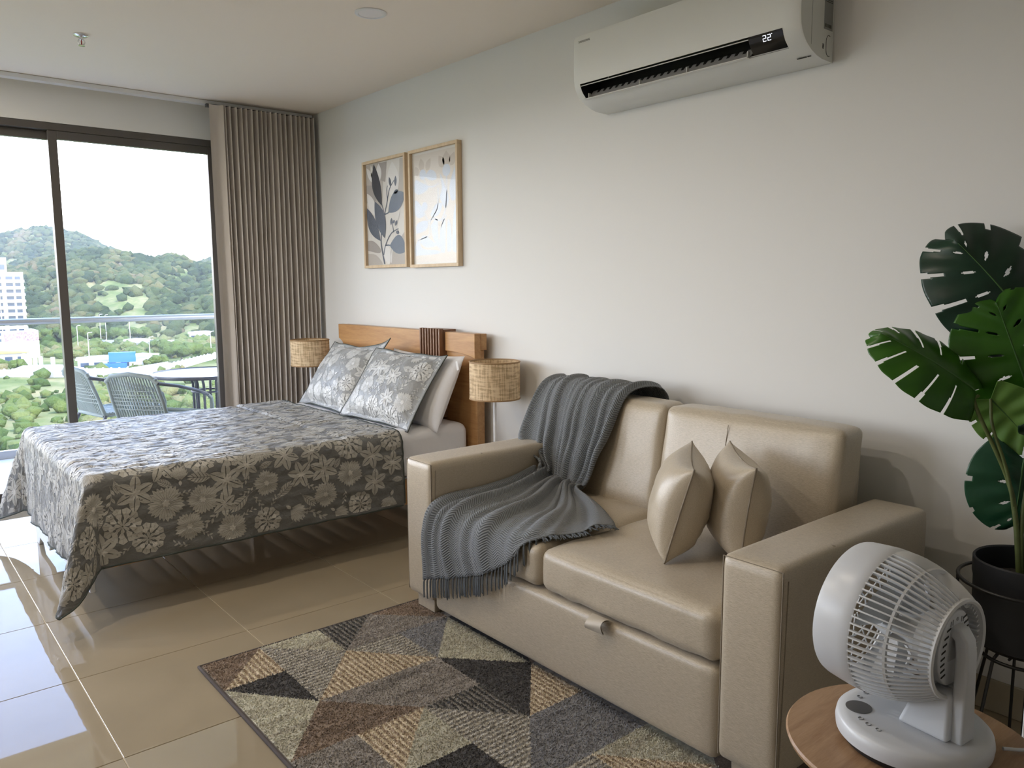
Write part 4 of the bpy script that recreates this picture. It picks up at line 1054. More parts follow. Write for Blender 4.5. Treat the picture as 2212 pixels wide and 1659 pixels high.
bp = N(nt, 'ShaderNodeBump'); bp.inputs['Strength'].default_value = .05; bp.inputs['Distance'].default_value = .0004; nt.links.new(ad.outputs[0], bp.inputs['Height']); nt.links.new(bp.outputs[0], b.inputs['Normal'])
M['sofa'] = m
M['seam'] = mat('seam_thread', (.27, .225, .17), .7)
sofa = empty('sofa', (2.12, 1.865, 0), label='beige two-seat sofa bed with square arms against the wall', cat='sofa')
SX0, SX1 = 1.70, 2.535
for y0, y1 in ((1.0, 1.182), (2.552, 2.735)):
    a = soft_box('arm', SX0, SX1, y0, y1, .075, .652, .022, M['sofa'], sofa, (.004, .002, .004), 16)
    # stitched seams round the front panel
    MB().tube([(SX0+.006, y0+.004, .085), (SX0+.006, y0+.004, .645), (SX0+.006, y1-.004, .645), (SX0+.006, y1-.004, .085)], .0022, 6).build('seam', M['seam'], a, smooth=60)
    MB().tube([(SX0+.012+.01*0, y0-.0005, .10), (SX0+.024, y0-.001, .62)], .0012, 5).tube([(SX0+.27, y0+.01, .6535), (SX0+.27, y1-.01, .6535)], .0012, 5).build('stitching', M['seam'], a, smooth=60)
    MB().box(SX0+.03, SX0+.10, y0+.03, y1-.03, .0135, .076).build('foot', M['sofa'], sofa, bevel=.004)
    MB().box(SX1-.10, SX1-.03, y0+.03, y1-.03, .0, .076).build('foot', M['sofa'], sofa, bevel=.004)
soft_box('pull_out_base', 1.706, 2.40, 1.188, 2.546, .050, .318, .022, M['sofa'], sofa, (.003, 0, .002), 18)
def seat_wr(p): return p
seatR = soft_box('seat_cushion', 1.702, 2.40, 1.190, 1.905, .326, .476, .036, M['sofa'], sofa, (.004, .002, .012), 22, wr=.004, seed=3)
seatL = soft_box('seat_cushion', 1.702, 2.40, 1.911, 2.545, .326, .476, .036, M['sofa'], sofa, (.004, .002, .012), 22, wr=.004, seed=8)
def lean(p):
    p = p.copy(); p[0] += (p[2]-.45)*.19; return p
bR = soft_box('back_cushion', 2.312, 2.455, 1.215, 1.934, .44, .884, .026, M['sofa'], sofa, (.012, .003, .006), 20, lean, wr=.004, seed=2)
bL = soft_box('back_cushion', 2.312, 2.455, 1.940, 2.62, .44, .884, .026, M['sofa'], sofa, (.012, .003, .006), 20, lean, wr=.004, seed=5)
# top panel seams of the back cushions
for (ya, yb, o) in ((1.225, 1.928, bR), (1.948, 2.612, bL)):
    MB().tube([(2.312+.078, ya, .850), (2.312+.078+.004, ya, .868), (2.4+.004, (ya+yb)/2, .8935), (2.312+.082, yb, .868)], .0001, 4).build('seam', M['seam'], o)
    ym = ya+.36*(yb-ya)+.16
    MB().tube([(2.2995+.19*(z-.45), ym, z) for z in np.linspace(.47, .85, 8)], .0013, 5).build('centre_seam', M['seam'], o, smooth=60)
MB().prism([(2.455+.0, .12), (2.535, .12), (2.575, .86), (2.535, .862), (2.46, .44)], 1.24, 2.60, 'y').build('back_frame', M['sofa'], sofa, bevel=.012)
# little pull tab
tabp = np.zeros((10, 6, 3))
for i in range(10):
    t = i/9
    for j in range(6):
        y = 1.585+.075*(j/5)-.012*math.sin(t*3)*(j/5)
        tabp[i, j] = (1.712-.042*math.sin(t*math.pi*.75)-.004*j/5, y, .325-.006*t-.03*t*t+.012*math.sin(t*math.pi)*(1-j/5))
tb2 = np.concatenate([tabp, tabp[::-1]+np.array([-.003, 0, -.003])], 0)
MB().grid(tb2).build('pull_tab', mat('pale_beige_tab', (.55, .49, .40), .5), sofa, smooth=60)

def cushion_at(corner, er, eu, w, h, t, lab, seed):
    er = Vector(er).normalized(); eu = Vector(eu); eu = (eu-er*eu.dot(er)).normalized(); nn_ = er.cross(eu)
    c = Vector(corner)+er*(w/2)+eu*(h/2)
    make_pillow('throw_cushion', tuple(c), tuple(nn_), tuple(eu), w, h, t, M['sofa'], lab, 'cushion', 'beige cushions on the sofa', 0, False, seed, M['seam'], 'cover', .16, .007)
cushion_at((1.868, 1.505, .492), (.78, .62, .05), (.14, -.22, .95), .36, .315, .20, 'beige square cushion standing on the seat, set further from the arm', 21)
cushion_at((2.02, 1.335, .492), (.66, .74, .05), (.06, -.10, .99), .33, .315, .19, 'beige square cushion tucked against the sofa arm by the fan', 27)

# ------------------------------------------------------------------ throw blanket
m, nt, b = newmat('charcoal_herringbone_knit')
tc = N(nt, 'ShaderNodeTexCoord'); sp_ = N(nt, 'ShaderNodeSeparateXYZ'); nt.links.new(tc.outputs['UV'], sp_.inputs[0])
pp = N(nt, 'ShaderNodeMath', operation='PINGPONG'); pp.inputs[1].default_value = .016; nt.links.new(sp_.outputs['X'], pp.inputs[0])
mad = N(nt, 'ShaderNodeMath', operation='MULTIPLY_ADD'); mad.inputs[1].default_value = 1.0; nt.links.new(pp.outputs[0], mad.inputs[0]); nt.links.new(sp_.outputs['Y'], mad.inputs[2])
ms = N(nt, 'ShaderNodeMath', operation='MULTIPLY'); ms.inputs[1].default_value = 2*math.pi/.0085; nt.links.new(mad.outputs[0], ms.inputs[0])
sn = N(nt, 'ShaderNodeMath', operation='SINE'); nt.links.new(ms.outputs[0], sn.inputs[0])
cr = N(nt, 'ShaderNodeValToRGB'); e = cr.color_ramp.elements; e[0].position = .15; e[0].color = (.100, .108, .114, 1); e[1].position = .85; e[1].color = (.235, .250, .260, 1)
mr = N(nt, 'ShaderNodeMath', operation='MULTIPLY_ADD'); mr.inputs[1].default_value = .5; mr.inputs[2].default_value = .5; nt.links.new(sn.outputs[0], mr.inputs[0])
nt.links.new(mr.outputs[0], cr.inputs[0]); nt.links.new(cr.outputs[0], b.inputs['Base Color']); b.inputs['Roughness'].default_value = .9; b.inputs['Specular IOR Level'].default_value = .15; b.inputs['Sheen Weight'].default_value = .25
bp = N(nt, 'ShaderNodeBump'); bp.inputs['Strength'].default_value = .7; bp.inputs['Distance'].default_value = .003; nt.links.new(mr.outputs[0], bp.inputs['Height']); nt.links.new(bp.outputs[0], b.inputs['Normal'])
M['throw'] = m
M['tassel'] = mat('charcoal_yarn', (.115, .125, .133), .95, spec=.1, bump=(400, .5, .002))
SZ = .494
def interp(tab, t):
    ks = [k for k, _ in tab]
    return np.array([np.interp(t, ks, [v[i] for _, v in tab]) for i in range(len(tab[0][1]))])
NT, NR = 96, 120
# across the throw t: 0 = arm side edge, 1 = edge towards the middle of the sofa
ROW = dict(
    back=[(0, (2.615, 2.66, .70)), (1, (2.615, 2.10, .72))],
    topb=[(0, (2.590, 2.66, .895)), (1, (2.590, 2.10, .900))],
    topf=[(0, (2.415, 2.665, .895)), (.3, (2.41, 2.50, .910)), (1, (2.405, 2.135, .905))],
    mid=[(0, (2.335, 2.70, .655)), (.12, (2.335, 2.60, .67)), (.5, (2.335, 2.42, .68)), (1, (2.328, 2.175, .68))],
    low=[(0, (2.262, 2.52, .545)), (.3, (2.285, 2.47, .530)), (.6, (2.272, 2.36, .520)), (1, (2.262, 2.215, .525))],
    crease=[(0, (2.225, 2.535, SZ+.02)), (.3, (2.225, 2.47, SZ+.02)), (.6, (2.215, 2.36, SZ+.015)), (1, (2.200, 2.225, SZ+.015))],
    seat=[(0, (1.95, 2.540, SZ+.004)), (.25, (1.93, 2.42, SZ+.004)), (.5, (1.95, 2.26, SZ+.004)), (.75, (1.98, 2.10, SZ+.004)), (1, (2.10, 2.00, SZ+.003))],
    front=[(0, (1.735, 2.543, SZ-.012)), (.25, (1.735, 2.41, SZ-.012)), (.5, (1.735, 2.22, SZ-.012)), (.68, (1.742, 2.03, SZ-.010)), (.76, (1.79, 1.975, SZ)), (.88, (1.92, 1.925, SZ)), (1, (2.05, 1.90, SZ))],
    drop=[(0, (1.682, 2.548, .40)), (.25, (1.682, 2.41, .40)), (.5, (1.682, 2.20, .41)), (.68, (1.690, 2.005, .447)), (.76, (1.76, 1.952, SZ-.006)), (.88, (1.89, 1.90, SZ)), (1, (2.03, 1.868, SZ))],
    hem=[(0, (1.676, 2.552, .185)), (.25, (1.676, 2.36, .245)), (.5, (1.676, 2.165, .315)), (.64, (1.678, 2.03, .395)), (.70, (1.690, 1.975, .45)), (.76, (1.74, 1.938, SZ-.012)), (.88, (1.865, 1.882, SZ)), (1, (2.005, 1.838, SZ))])
seq = ['back', 'topb', 'topf', 'mid', 'low', 'crease', 'seat', 'front', 'drop', 'hem']
BP = np.zeros((NT, NR, 3)); BU = np.zeros((NT, NR, 2))
for i in range(NT):
    t = i/(NT-1)
    K = [interp(ROW[s_], t) for s_ in seq]
    C = np.array(flatsm([tuple(k) for k in K], 14))
    L = np.concatenate([[0], np.cumsum(np.linalg.norm(np.diff(C, axis=0), axis=1))])
    for j in range(NR):
        s_ = L[-1]*j/(NR-1)
        BP[i, j] = [np.interp(s_, L, C[:, q]) for q in range(3)]
        BU[i, j] = (t*.62, s_)
du = np.gradient(BP, axis=0); dv = np.gradient(BP, axis=1); nn = np.cross(du, dv); nn /= np.linalg.norm(nn, axis=2, keepdims=True)+1e-9
sgn = 1 if nn[50, 90, 2] > 0 or nn[50, 75, 2] > 0 else -1
nn *= sgn
for i in range(NT):
    t = i/(NT-1)
    for j in range(NR):
        s_ = BU[i, j, 1]; q = j/(NR-1)
        am = .004+.014*math.exp(-((q-.47)/.14)**2)+.007*math.exp(-((q-.80)/.16)**2)+.005*(q > .15)
        ph = t*2*math.pi
        f = max(0, math.sin(ph*4.2+.8*math.sin(q*7)+1.0))**1.6+.65*max(0, math.sin(ph*7.3+1.3*math.sin(q*5+2)+2.2))**1.5
        f += .5*mnoise.noise(Vector((t*5, q*9, 4)))+.25
        edge = 1.0
        d = max(.0015, am*1.35*f*edge)
        BP[i, j] += nn[i, j]*d
BP[..., 2] = np.where((BP[..., 0] > 1.76) & (BP[..., 0] < 2.27), np.maximum(BP[..., 2], SZ-.001), BP[..., 2])
th = empty('throw_blanket', (2.0, 2.3, .48), label='charcoal herringbone throw with fringe draped over sofa back and seat', cat='blanket')
Fs = [(i*NR+j, (i+1)*NR+j, (i+1)*NR+j+1, i*NR+j+1) for i in range(NT-1) for j in range(NR-1)]
o = raw('woven_cloth', BP.reshape(-1, 3), Fs, M['throw'], th, smooth=180, uv=BU.reshape(-1, 2))
sd = o.modifiers.new('thickness', 'SOLIDIFY'); sd.thickness = .004; sd.offset = 1 if sgn > 0 else -1
rn = random.Random(3)
for k in range(54):
    t = (k+.5)/54; i = t*(NT-1); i0 = int(i)
    p = Vector(BP[i0, -1]*(1-(i-i0))+BP[min(i0+1, NT-1), -1]*(i-i0))
    q = MB()
    on_seat = p.x > 1.735
    for s_ in range(5):
        w = rn.uniform(-.004, .004)
        if on_seat:
            d = Vector((-.35+rn.uniform(-.4, .2), -.9+rn.uniform(-.3, .3), 0)).normalized()
            pts = [p, p+d*.012+Vector((0, 0, .004)), p+d*.03+Vector((w, w, .001+rn.uniform(0, .006))), p+d*.046+Vector((w*2, 0, .002+rn.uniform(0, .004)))]
            pts = [Vector((a.x, a.y, max(a.z, SZ-.004))) for a in pts]
        else:
            pts = [p, p+Vector((-.003, w*.5, -.012)), p+Vector((-.004+w*.4, w*1.3, -.035)), p+Vector((-.003+w*.5, w*1.8+rn.uniform(-.003, .003), -.068-rn.uniform(0, .014)))]
        q.tube(pts, [.0022, .0030, .0024, .0016], 5)
    q.add([tuple(p+Vector(v)*.0062) for v in ICO1_V.tolist()], ICO1_F.tolist())
    q.build('tassel', M['tassel'], th, smooth=60)
# ================================================================== the rug
def pile(name, c, a=.3, bump=.9, band=None):
    m, nt, b = newmat(name)
    n = N(nt, 'ShaderNodeTexNoise'); n.inputs['Scale'].default_value = 1; n.inputs['Detail'].default_value = 6; n.inputs['Roughness'].default_value = .7
    nt.links.new(mapping(nt, 'Object', (120, 120, 120)), n.inputs['Vector'])
    n2 = N(nt, 'ShaderNodeTexNoise'); n2.inputs['Scale'].default_value = 1; n2.inputs['Detail'].default_value = 3
    nt.links.new(mapping(nt, 'Object', (3, 26, 3)), n2.inputs['Vector'])
    ad = N(nt, 'ShaderNodeMath', operation='MULTIPLY_ADD'); ad.inputs[1].default_value = 1.0 if band is None else band; nt.links.new(n2.outputs['Fac'], ad.inputs[0]); nt.links.new(n.outputs['Fac'], ad.inputs[2])
    cr = N(nt, 'ShaderNodeValToRGB'); e = cr.color_ramp.elements; e[0].position = .62; e[1].position = 1.32 if False else 1.0
    e[0].position = .55; e[0].color = tuple(x*(1-a) for x in c)+(1,); e[1].color = tuple(min(1, x*(1+a*1.3)) for x in c)+(1,)
    sc = N(nt, 'ShaderNodeMath', operation='MULTIPLY'); sc.inputs[1].default_value = .75; nt.links.new(ad.outputs[0], sc.inputs[0]); nt.links.new(sc.outputs[0], cr.inputs[0])
    nt.links.new(cr.outputs[0], b.inputs['Base Color']); b.inputs['Roughness'].default_value = 1; b.inputs['Specular IOR Level'].default_value = .05; b.inputs['Sheen Weight'].default_value = .15
    bp = N(nt, 'ShaderNodeBump'); bp.inputs['Strength'].default_value = bump; bp.inputs['Distance'].default_value = .014
    nt.links.new(n.outputs['Fac'], bp.inputs['Height']); nt.links.new(bp.outputs[0], b.inputs['Normal'])
    return m
RX0, RX1, RY0, RY1, RZ = .835, 2.03, 1.02, 2.755, .0115
rug = empty('area_rug', ((RX0+RX1)/2, (RY0+RY1)/2, 0), label='geometric patchwork rug of grey, cream and brown triangles under the sofa', cat='rug')
MB().box(RX0+.004, RX1-.004, RY0+.004, RY1-.004, .0005, RZ-.0012).build('pile_base', pile('grey_pile', (.21, .19, .165), .3, band=1.4), rug, bevel=.003, seg=1)
edge = [(RX0, RY0), (RX1, RY0), (RX1, RY1), (RX0, RY1)]
pts = []
for (a, b_) in zip(edge, edge[1:]+edge[:1]):
    for k in range(24): pts.append((a[0]+(b_[0]-a[0])*k/24, a[1]+(b_[1]-a[1])*k/24, .0065))
MB().tube(pts, .0062, 8, closed=True).build('bound_edge', mat('dark_binding', (.085, .07, .065), .9, bump=((8, 8, 8), .3, .002)), rug, smooth=60)
R_ = {'brown': pile('brown_pile', (0.380, 0.287, 0.217), .34), 'cream': pile('cream_pile', (0.800, 0.736, 0.589), .26), 'char': pile('charcoal_pile', (0.116, 0.112, 0.112), .4), 'grey': pile('taupe_grey_pile', (0.341, 0.310, 0.279), .35, band=1.6),
      'bst': stripes('beige_stripe_pile', (0.403, 0.318, 0.232), (0.728, 0.635, 0.480), 15.5, 'X', noisy=1.6), 'gst': stripes('grey_stripe_pile', (0.279, 0.264, 0.240), (0.558, 0.527, 0.457), 15.5, 'Y', noisy=1.6), 'dst': stripes('dark_stripe_pile', (0.093, 0.093, 0.093), (0.279, 0.264, 0.240), 15.5, 'X', noisy=1.6), 'slate': pile('slate_pile', (0.248, 0.248, 0.256), .45, band=1.8)}
gx = [.843, 1.055, 1.293, 1.520, 1.752, 2.0]; gy = [2.748, 2.520, 2.255, 2.003, 1.745, 1.478, 1.215, 1.03]
def G(i, j): return (gx[i], gy[j])
patches = [
    ('brown', [G(0, 0), G(1, 0), G(0, 1)]), ('bst', [G(1, 0), G(1, 1), G(0, 1)]), ('cream', [G(1, 0), G(2, 0), G(2, 1)]), ('gst', [G(1, 0), G(2, 1), G(1, 2), G(1, 1)]),
    ('char', [G(0, 1), G(1, 1), G(1, 2)]), ('dst', [G(2, 0), G(3, 0), G(2, 1)]), ('brown', [G(3, 0), G(4, 0), G(4, 1)]), ('grey', [G(3, 0), G(4, 1), G(3, 1), G(2, 1)]), ('gst', [G(2, 1), G(3, 1), G(3, 2)]), ('slate', [G(3, 1), G(4, 1), G(3, 2)]),
    ('bst', [G(2, 1), G(3, 2), G(1, 2)]), ('grey', [G(1, 2), G(3, 2), G(3, 3), G(2, 3)]), ('cream', [G(0, 1), G(1, 2), G(0, 3)]), ('brown', [G(1, 2), G(2, 3), G(1, 3)]), ('brown', [G(1, 2), G(1, 3), G(0, 3)]), ('bst', [G(2, 3), G(1, 3), G(1, 4)]), ('grey', [G(0, 3), G(1, 3), G(1, 4)]),
    ('cream', [G(2, 3), G(2, 4), G(1, 4)]), ('cream', [G(4, 1), G(4, 3), G(3, 2)]), ('char', [G(3, 2), G(4, 3), G(3, 4), G(3, 3)]), ('dst', [G(2, 3), G(3, 3), G(3, 4)]), ('bst', [G(4, 3), G(4, 4), G(3, 4)]),
    ('gst', [G(2, 3), G(3, 4), G(2, 5), G(2, 4)]), ('slate', [G(3, 4), G(4, 4), G(4, 5), G(3, 5), G(2, 5)]), ('cream', [G(4, 5), G(4, 6), G(3, 5)]), ('bst', [G(3, 5), G(4, 6), G(3, 6)]), ('char', [G(2, 4), G(2, 5), G(1, 4)]), ('grey', [G(0, 3), G(1, 4), G(0, 5)]), ('brown', [G(1, 4), G(2, 5), G(1, 5)]), ('cream', [G(1, 4), G(1, 5), G(0, 5)]),
    ('dst', [G(2, 5), G(3, 6), G(2, 6)]), ('gst', [G(2, 5), G(3, 5), G(3, 6)]), ('char', [G(1, 5), G(2, 5), G(1, 6)]), ('brown', [G(2, 5), G(2, 6), G(1, 6)]), ('bst', [G(0, 5), G(1, 5), G(1, 6)]), ('grey', [G(0, 5), G(1, 6), G(0, 7)]), ('cream', [G(1, 6), G(1, 7), G(0, 7)]), ('slate', [G(1, 6), G(2, 6), G(2, 7), G(1, 7)]), ('brown', [G(2, 6), G(3, 6), G(3, 7), G(2, 7)]), ('gst', [G(3, 6), G(4, 6), G(4, 7), G(3, 7)]),
    ('grey', [G(4, 0), G(5, 0), G(5, 1), G(4, 1)]), ('char', [G(4, 1), G(5, 1), G(4, 3)]), ('brown', [G(5, 1), G(5, 3), G(4, 3)]), ('grey', [G(4, 3), G(5, 3), G(5, 5), G(4, 5)]), ('cream', [G(4, 5), G(5, 5), G(4, 6)]), ('brown', [G(5, 5), G(5, 7), G(4, 7), G(4, 6)])]
def area2(p): return sum(p[i][0]*p[(i+1) % len(p)][1]-p[(i+1) % len(p)][0]*p[i][1] for i in range(len(p)))
rt = np.random.default_rng(4)
def tufts(pg, n):
    """short leaning tufts of pile scattered over a patch (triangulated as a fan)"""
    tri = [(pg[0], pg[k], pg[k+1]) for k in range(1, len(pg)-1)]
    ar = np.array([abs((b[0]-a[0])*(c[1]-a[1])-(c[0]-a[0])*(b[1]-a[1]))/2 for a, b, c in tri]); m = int(n*ar.sum())
    ti = rt.choice(len(tri), m, p=ar/ar.sum()); u, v = rt.random(m), rt.random(m); f = u+v > 1; u[f] = 1-u[f]; v[f] = 1-v[f]
    T = np.array(tri)[ti]; P2 = T[:, 0]+(T[:, 1]-T[:, 0])*u[:, None]+(T[:, 2]-T[:, 0])*v[:, None]
    a0 = rt.random(m)*6.283; r = .0030*(.7+.6*rt.random(m)); h = .0045*(.6+.8*rt.random(m))
    V = np.zeros((m, 4, 3))
    for k in range(3):
        V[:, k, 0] = P2[:, 0]+r*np.cos(a0+k*2.094); V[:, k, 1] = P2[:, 1]+r*np.sin(a0+k*2.094); V[:, k, 2] = RZ-.0006
    V[:, 3, 0] = P2[:, 0]+.003*rt.standard_normal(m); V[:, 3, 1] = P2[:, 1]+.003*rt.standard_normal(m); V[:, 3, 2] = RZ+h
    k4 = (np.arange(m)*4)[:, None]
    Fs = np.concatenate([k4+np.array([0, 1, 3]), k4+np.array([1, 2, 3]), k4+np.array([2, 0, 3])])
    return V.reshape(-1, 3), Fs
for key, pg in patches:
    if area2(pg) < 0: pg = pg[::-1]
    q = MB().prism(pg, .009, RZ-.0004, 'z')
    cx_ = np.mean([p[0] for p in pg])
    if cx_ < 1.80:
        V, Fs = tufts(pg, 34000)
        k0 = len(q.V); q.V += V.tolist(); q.F += (Fs+k0).tolist()
    raw('patch', q.V, q.F, R_[key], rug)
# ================================================================== air conditioner
M['ac_white'] = mat('ac_white_plastic', (.78, .79, .765), .45)
M['ac_panel'] = mat('ac_textured_panel', (.76, .77, .745), .5, bump=((700, 700, 700), .25, .001))
M['ac_side'] = mat('ac_side_plastic', (.70, .71, .67), .5)
ac = empty('air_conditioner', (XW, 2.0, 2.115), label='white split air conditioner on the wall with open black louver showing 22', cat='air conditioner')
AX, AY0, AY1, AZ0, AZ1 = 2.462, 1.468, 2.532, 2.115, 2.412
prof = [(XW-.002, AZ1-.012), (2.56, AZ1+.004), (2.49, AZ1), (2.468, AZ1-.008), (AX, AZ1-.022), (AX-.001, 2.30), (AX, 2.235), (AX+.004, 2.205), (AX+.012, 2.185), (AX+.024, 2.168), (AX+.044, 2.150), (AX+.072, 2.134), (AX+.105, 2.122), (AX+.145, 2.115), (XW-.002, 2.113)]
ys = [AY0, AY0+.006, 1.535, 1.56, 1.60, 1.9, 2.2, 2.44, 2.495, AY1-.006, AY1]
S0, S1 = 7, 10      # profile span of the outlet slot
pv = MB(); V = []; npf = len(prof)
for yi, y in enumerate(ys):
    sh = .004 if yi in (0, len(ys)-1) else 0
    for (x, z) in prof: V.append((x+sh*(1 if x < 2.6 else 0), y, z))
Fs = []
for a in range(len(ys)-1):
    for b_ in range(npf-1):
        if S0 <= b_ < S1 and 2 <= a <= 7: continue
        Fs.append((a*npf+b_, (a+1)*npf+b_, (a+1)*npf+b_+1, a*npf+b_+1))
k = len(V)
pv.add(V, Fs); pv.build('front_panel', M['ac_panel'], ac, smooth=40)
for y in (AY0, AY1):
    d = .0005 if y == AY0 else -.0005
    MB().prism([(x+(.004 if x < 2.6 else 0), z) for x, z in prof]+[(XW-.002, AZ1-.012)][:0], y, y+d, 'y').build('side_panel', M['ac_side'], ac)
# side cover joint, label, knock-out
MB().box(AX+.072, AX+.0733, AY0-.0008, AY0, 2.150, AZ1-.002).build('joint_line', mat('joint_grey', (.36, .37, .35), .6), ac)
MB().box(2.612, 2.668, AY0-.0010, AY0, 2.215, 2.40).build('rating_label', mat('label_grey', (.26, .27, .26), .5), ac)
lb = MB()
rr = random.Random(2)
for k in range(17):
    z = 2.392-k*.0055
    lb.box(2.617, 2.617+rr.uniform(.02, .046), AY0-.0013, AY0-.0009, z, z+.0022)
for k in range(12):
    lb.box(2.617+k*.0037, 2.617+k*.0037+rr.uniform(.001, .003), AY0-.0013, AY0-.0009, 2.222, 2.233)
lb.build('label_print', mat('label_black', (.03, .03, .03), .6), ac)
ko = [(2.655, 2.196), (2.643, 2.198), (2.634, 2.190), (2.630, 2.178), (2.630, 2.150), (2.634, 2.137), (2.643, 2.130), (2.655, 2.131)]
MB().tube([(x, AY0-.0006, z) for x, z in flatsm(ko, 5)], .0009, 5).build('knock_out_line', M['label_black'] if 'label_black' in M else M['dark'], ac, smooth=60)
for k in range(4):
    MB().box(2.607, 2.616, AY0-.001, AY0, 2.150+k*.0042, 2.1525+k*.0042).build('side_mark', M['dark'], ac)
# outlet recess: dark box, vanes, louver with teeth, display window
y0s, y1s = 1.535, 2.495
MB().add([(AX+.012, y0s, 2.200), (AX+.012, y1s, 2.200), (AX+.13, y1s, 2.235), (AX+.13, y0s, 2.235), (AX+.046, y0s, 2.147), (AX+.046, y1s, 2.147), (AX+.13, y1s, 2.150), (AX+.13, y0s, 2.150)],
         [(0, 1, 2, 3), (4, 7, 6, 5), (3, 2, 6, 7), (0, 3, 7, 4), (1, 5, 6, 2)]).build('outlet_cavity', M['dark'], ac)
MB().prism([(AX+.0035, 2.2045), (AX+.0065, 2.2005), (AX+.0125, 2.1855), (AX+.0245, 2.1685), (AX+.0435, 2.1515), (AX+.046, 2.153), (AX+.026, 2.171), (AX+.014, 2.187)], 1.537, 1.668, 'y').build('display_window', mat('gloss_black', (.012, .013, .014), .12), ac, smooth=60)
MB().tube([(AX+.010, y, 2.198) for y in (1.67, 2.493)], .0018, 5).build('outlet_edge', M['ac_white'], ac, smooth=60)
flap = [(AX+.030, 2.146), (AX+.048, 2.146), (AX+.085, 2.185), (AX+.083, 2.188), (AX+.046, 2.1495), (AX+.030, 2.1490)]
MB().prism(flap, 1.685, 2.490, 'y').build('louver_flap', mat('louver_grey', (.40, .40, .40), .45), ac, smooth=40)
MB().box(AX+.026, AX+.046, 1.685, 2.500, 2.1452, 2.1485).build('louver_lip', M['ac_white'], ac, bevel=.001, seg=1)
for k in range(22):
    y = 1.72+k*.0345
    MB().prism([(AX+.060, 2.160), (AX+.090, 2.160), (AX+.090, 2.190), (AX+.078, 2.187)], y, y+.013, 'y').build('louver_tooth', M['dark'], ac)
for y in (1.690, 1.955, 2.19, 2.475):
    MB().box(AX+.036, AX+.05, y-.002, y+.002, 2.148, 2.170).build('louver_bracket', M['ac_white'], ac, bevel=.001, seg=1)
# 22 on the display: seven-segment bars on the sloping window
Mled = mat('display_led', (.9, .9, .95), .4, emit=((.85, .88, 1), 1.6))
nx, nz = Vector((.0120, 0, .0105)).normalized(), None
P0 = Vector((AX+.0125, 0, 2.1855)); dirz = (Vector((AX+.0065, 0, 2.2005))-Vector((AX+.0125, 0, 2.1855))).normalized(); nout = Vector((-dirz.z, 0, dirz.x))
if nout.x > 0: nout = -nout
def seg7(yc, zlo, on, w=.0115, h=.0185, t=.0016):
    q = MB()
    S = {'a': ((0, h), (w, h)), 'b': ((w, h), (w, h/2)), 'c': ((w, h/2), (w, 0)), 'd': ((0, 0), (w, 0)), 'e': ((0, h/2), (0, 0)), 'f': ((0, h), (0, h/2)), 'g': ((0, h/2), (w, h/2))}
    for s_ in on:
        (a0, b0), (a1, b1) = S[s_]
        pa = P0+dirz*(zlo+b0)+nout*.0012; pb = P0+dirz*(zlo+b1)+nout*.0012
        q.tube([(pa.x, yc-a0, pa.z), (pb.x, yc-a1, pb.z)], t*.55, 5)
    q.build('display_digit', Mled, ac)
seg7(1.612, -.006, 'abged'); seg7(1.594, -.006, 'abged')
q = MB(); pa = P0+dirz*.012+nout*.0012; q.box(pa.x-.0005, pa.x+.0005, 1.576, 1.578, pa.z, pa.z+.002); q.build('display_degree', Mled, ac)
def text_mesh(name, s, size, m, parent, mat4, depth=.0006, font_space=1.25):
    cu_ = bpy.data.curves.new(name, 'FONT'); cu_.body = s; cu_.size = size; cu_.extrude = depth; cu_.space_character = font_space; cu_.resolution_u = 3
    t = bpy.data.objects.new(name+'_curve', cu_); COL.objects.link(t)
    bpy.context.view_layer.update()
    me = bpy.data.meshes.new_from_object(t.evaluated_get(bpy.context.evaluated_depsgraph_get()))
    bpy.data.objects.remove(t, do_unlink=True)
    off = np.array(OFF[parent.name])
    for v in me.vertices: v.co = (mat4 @ v.co)-Vector(off)
    me.materials.clear(); o = link(name, me, m, parent); return o
# maker's name, small, on the front panel near the window-side end
mt4 = Matrix(((0, 0, -1, AX-.0015), (-1, 0, 0, 2.500), (0, 1, 0, 2.372), (0, 0, 0, 1)))
text_mesh('maker_name', 'SAMSUNG', .0125, mat('logo_grey', (.30, .30, .295), .4), ac, mt4)
MB().box(AX+.100, AX+.106, 1.500, 1.535, 2.1195, 2.1215).box(AX+.100, AX+.105, 1.484, 1.496, 2.1195, 2.1215).build('under_mark', M['dark'], ac)

# ================================================================== side table and fan
TX, TY, TZ = 1.385, .552, .540
M['walnut_top'] = wood('table_top_wood', (.27, .15, .075), (.40, .25, .14), .4, (3, 22, 22))
st = empty('side_table', (TX, TY, 0), label='small round wooden side table with dark legs under the fan', cat='table')
MB().lathe([(.195, TZ-.018), (.209, TZ-.012), (.212, TZ-.004), (.209, TZ), (.001, TZ)], 64, (TX, TY, 0)).build('table_top', M['walnut_top'], st, smooth=30)
for k in range(3):
    a = math.radians(100+120*k)
    MB().tube([(TX+.12*math.cos(a), TY+.12*math.sin(a), TZ-.016), (TX+.175*math.cos(a), TY+.175*math.sin(a), .002)], [.013, .009], 10).build('leg', M['black_metal'], st, smooth=60)
fan = empty('circulator_fan', (TX, TY, TZ), math.radians(-6), label='white desk air circulator fan with ribbed rear grille on the side table', cat='fan')
Wp = M['white_plastic']; Wd = mat('white_plastic_matt', (.64, .655, .67), .45)
def LB(): return MB()
kw = dict(world=False)
LB().lathe([(.104, .0005), (.115, .003), (.117, .014), (.001, .014)], 64).build('rubber_foot', M['black_metal'], fan, smooth=40, **kw)
LB().lathe([(.119, .013), (.126, .017), (.1275, .030), (.1255, .041), (.121, .0455), (.108, .0475), (.001, .048)], 80).build('base', Wp, fan, smooth=50, **kw)
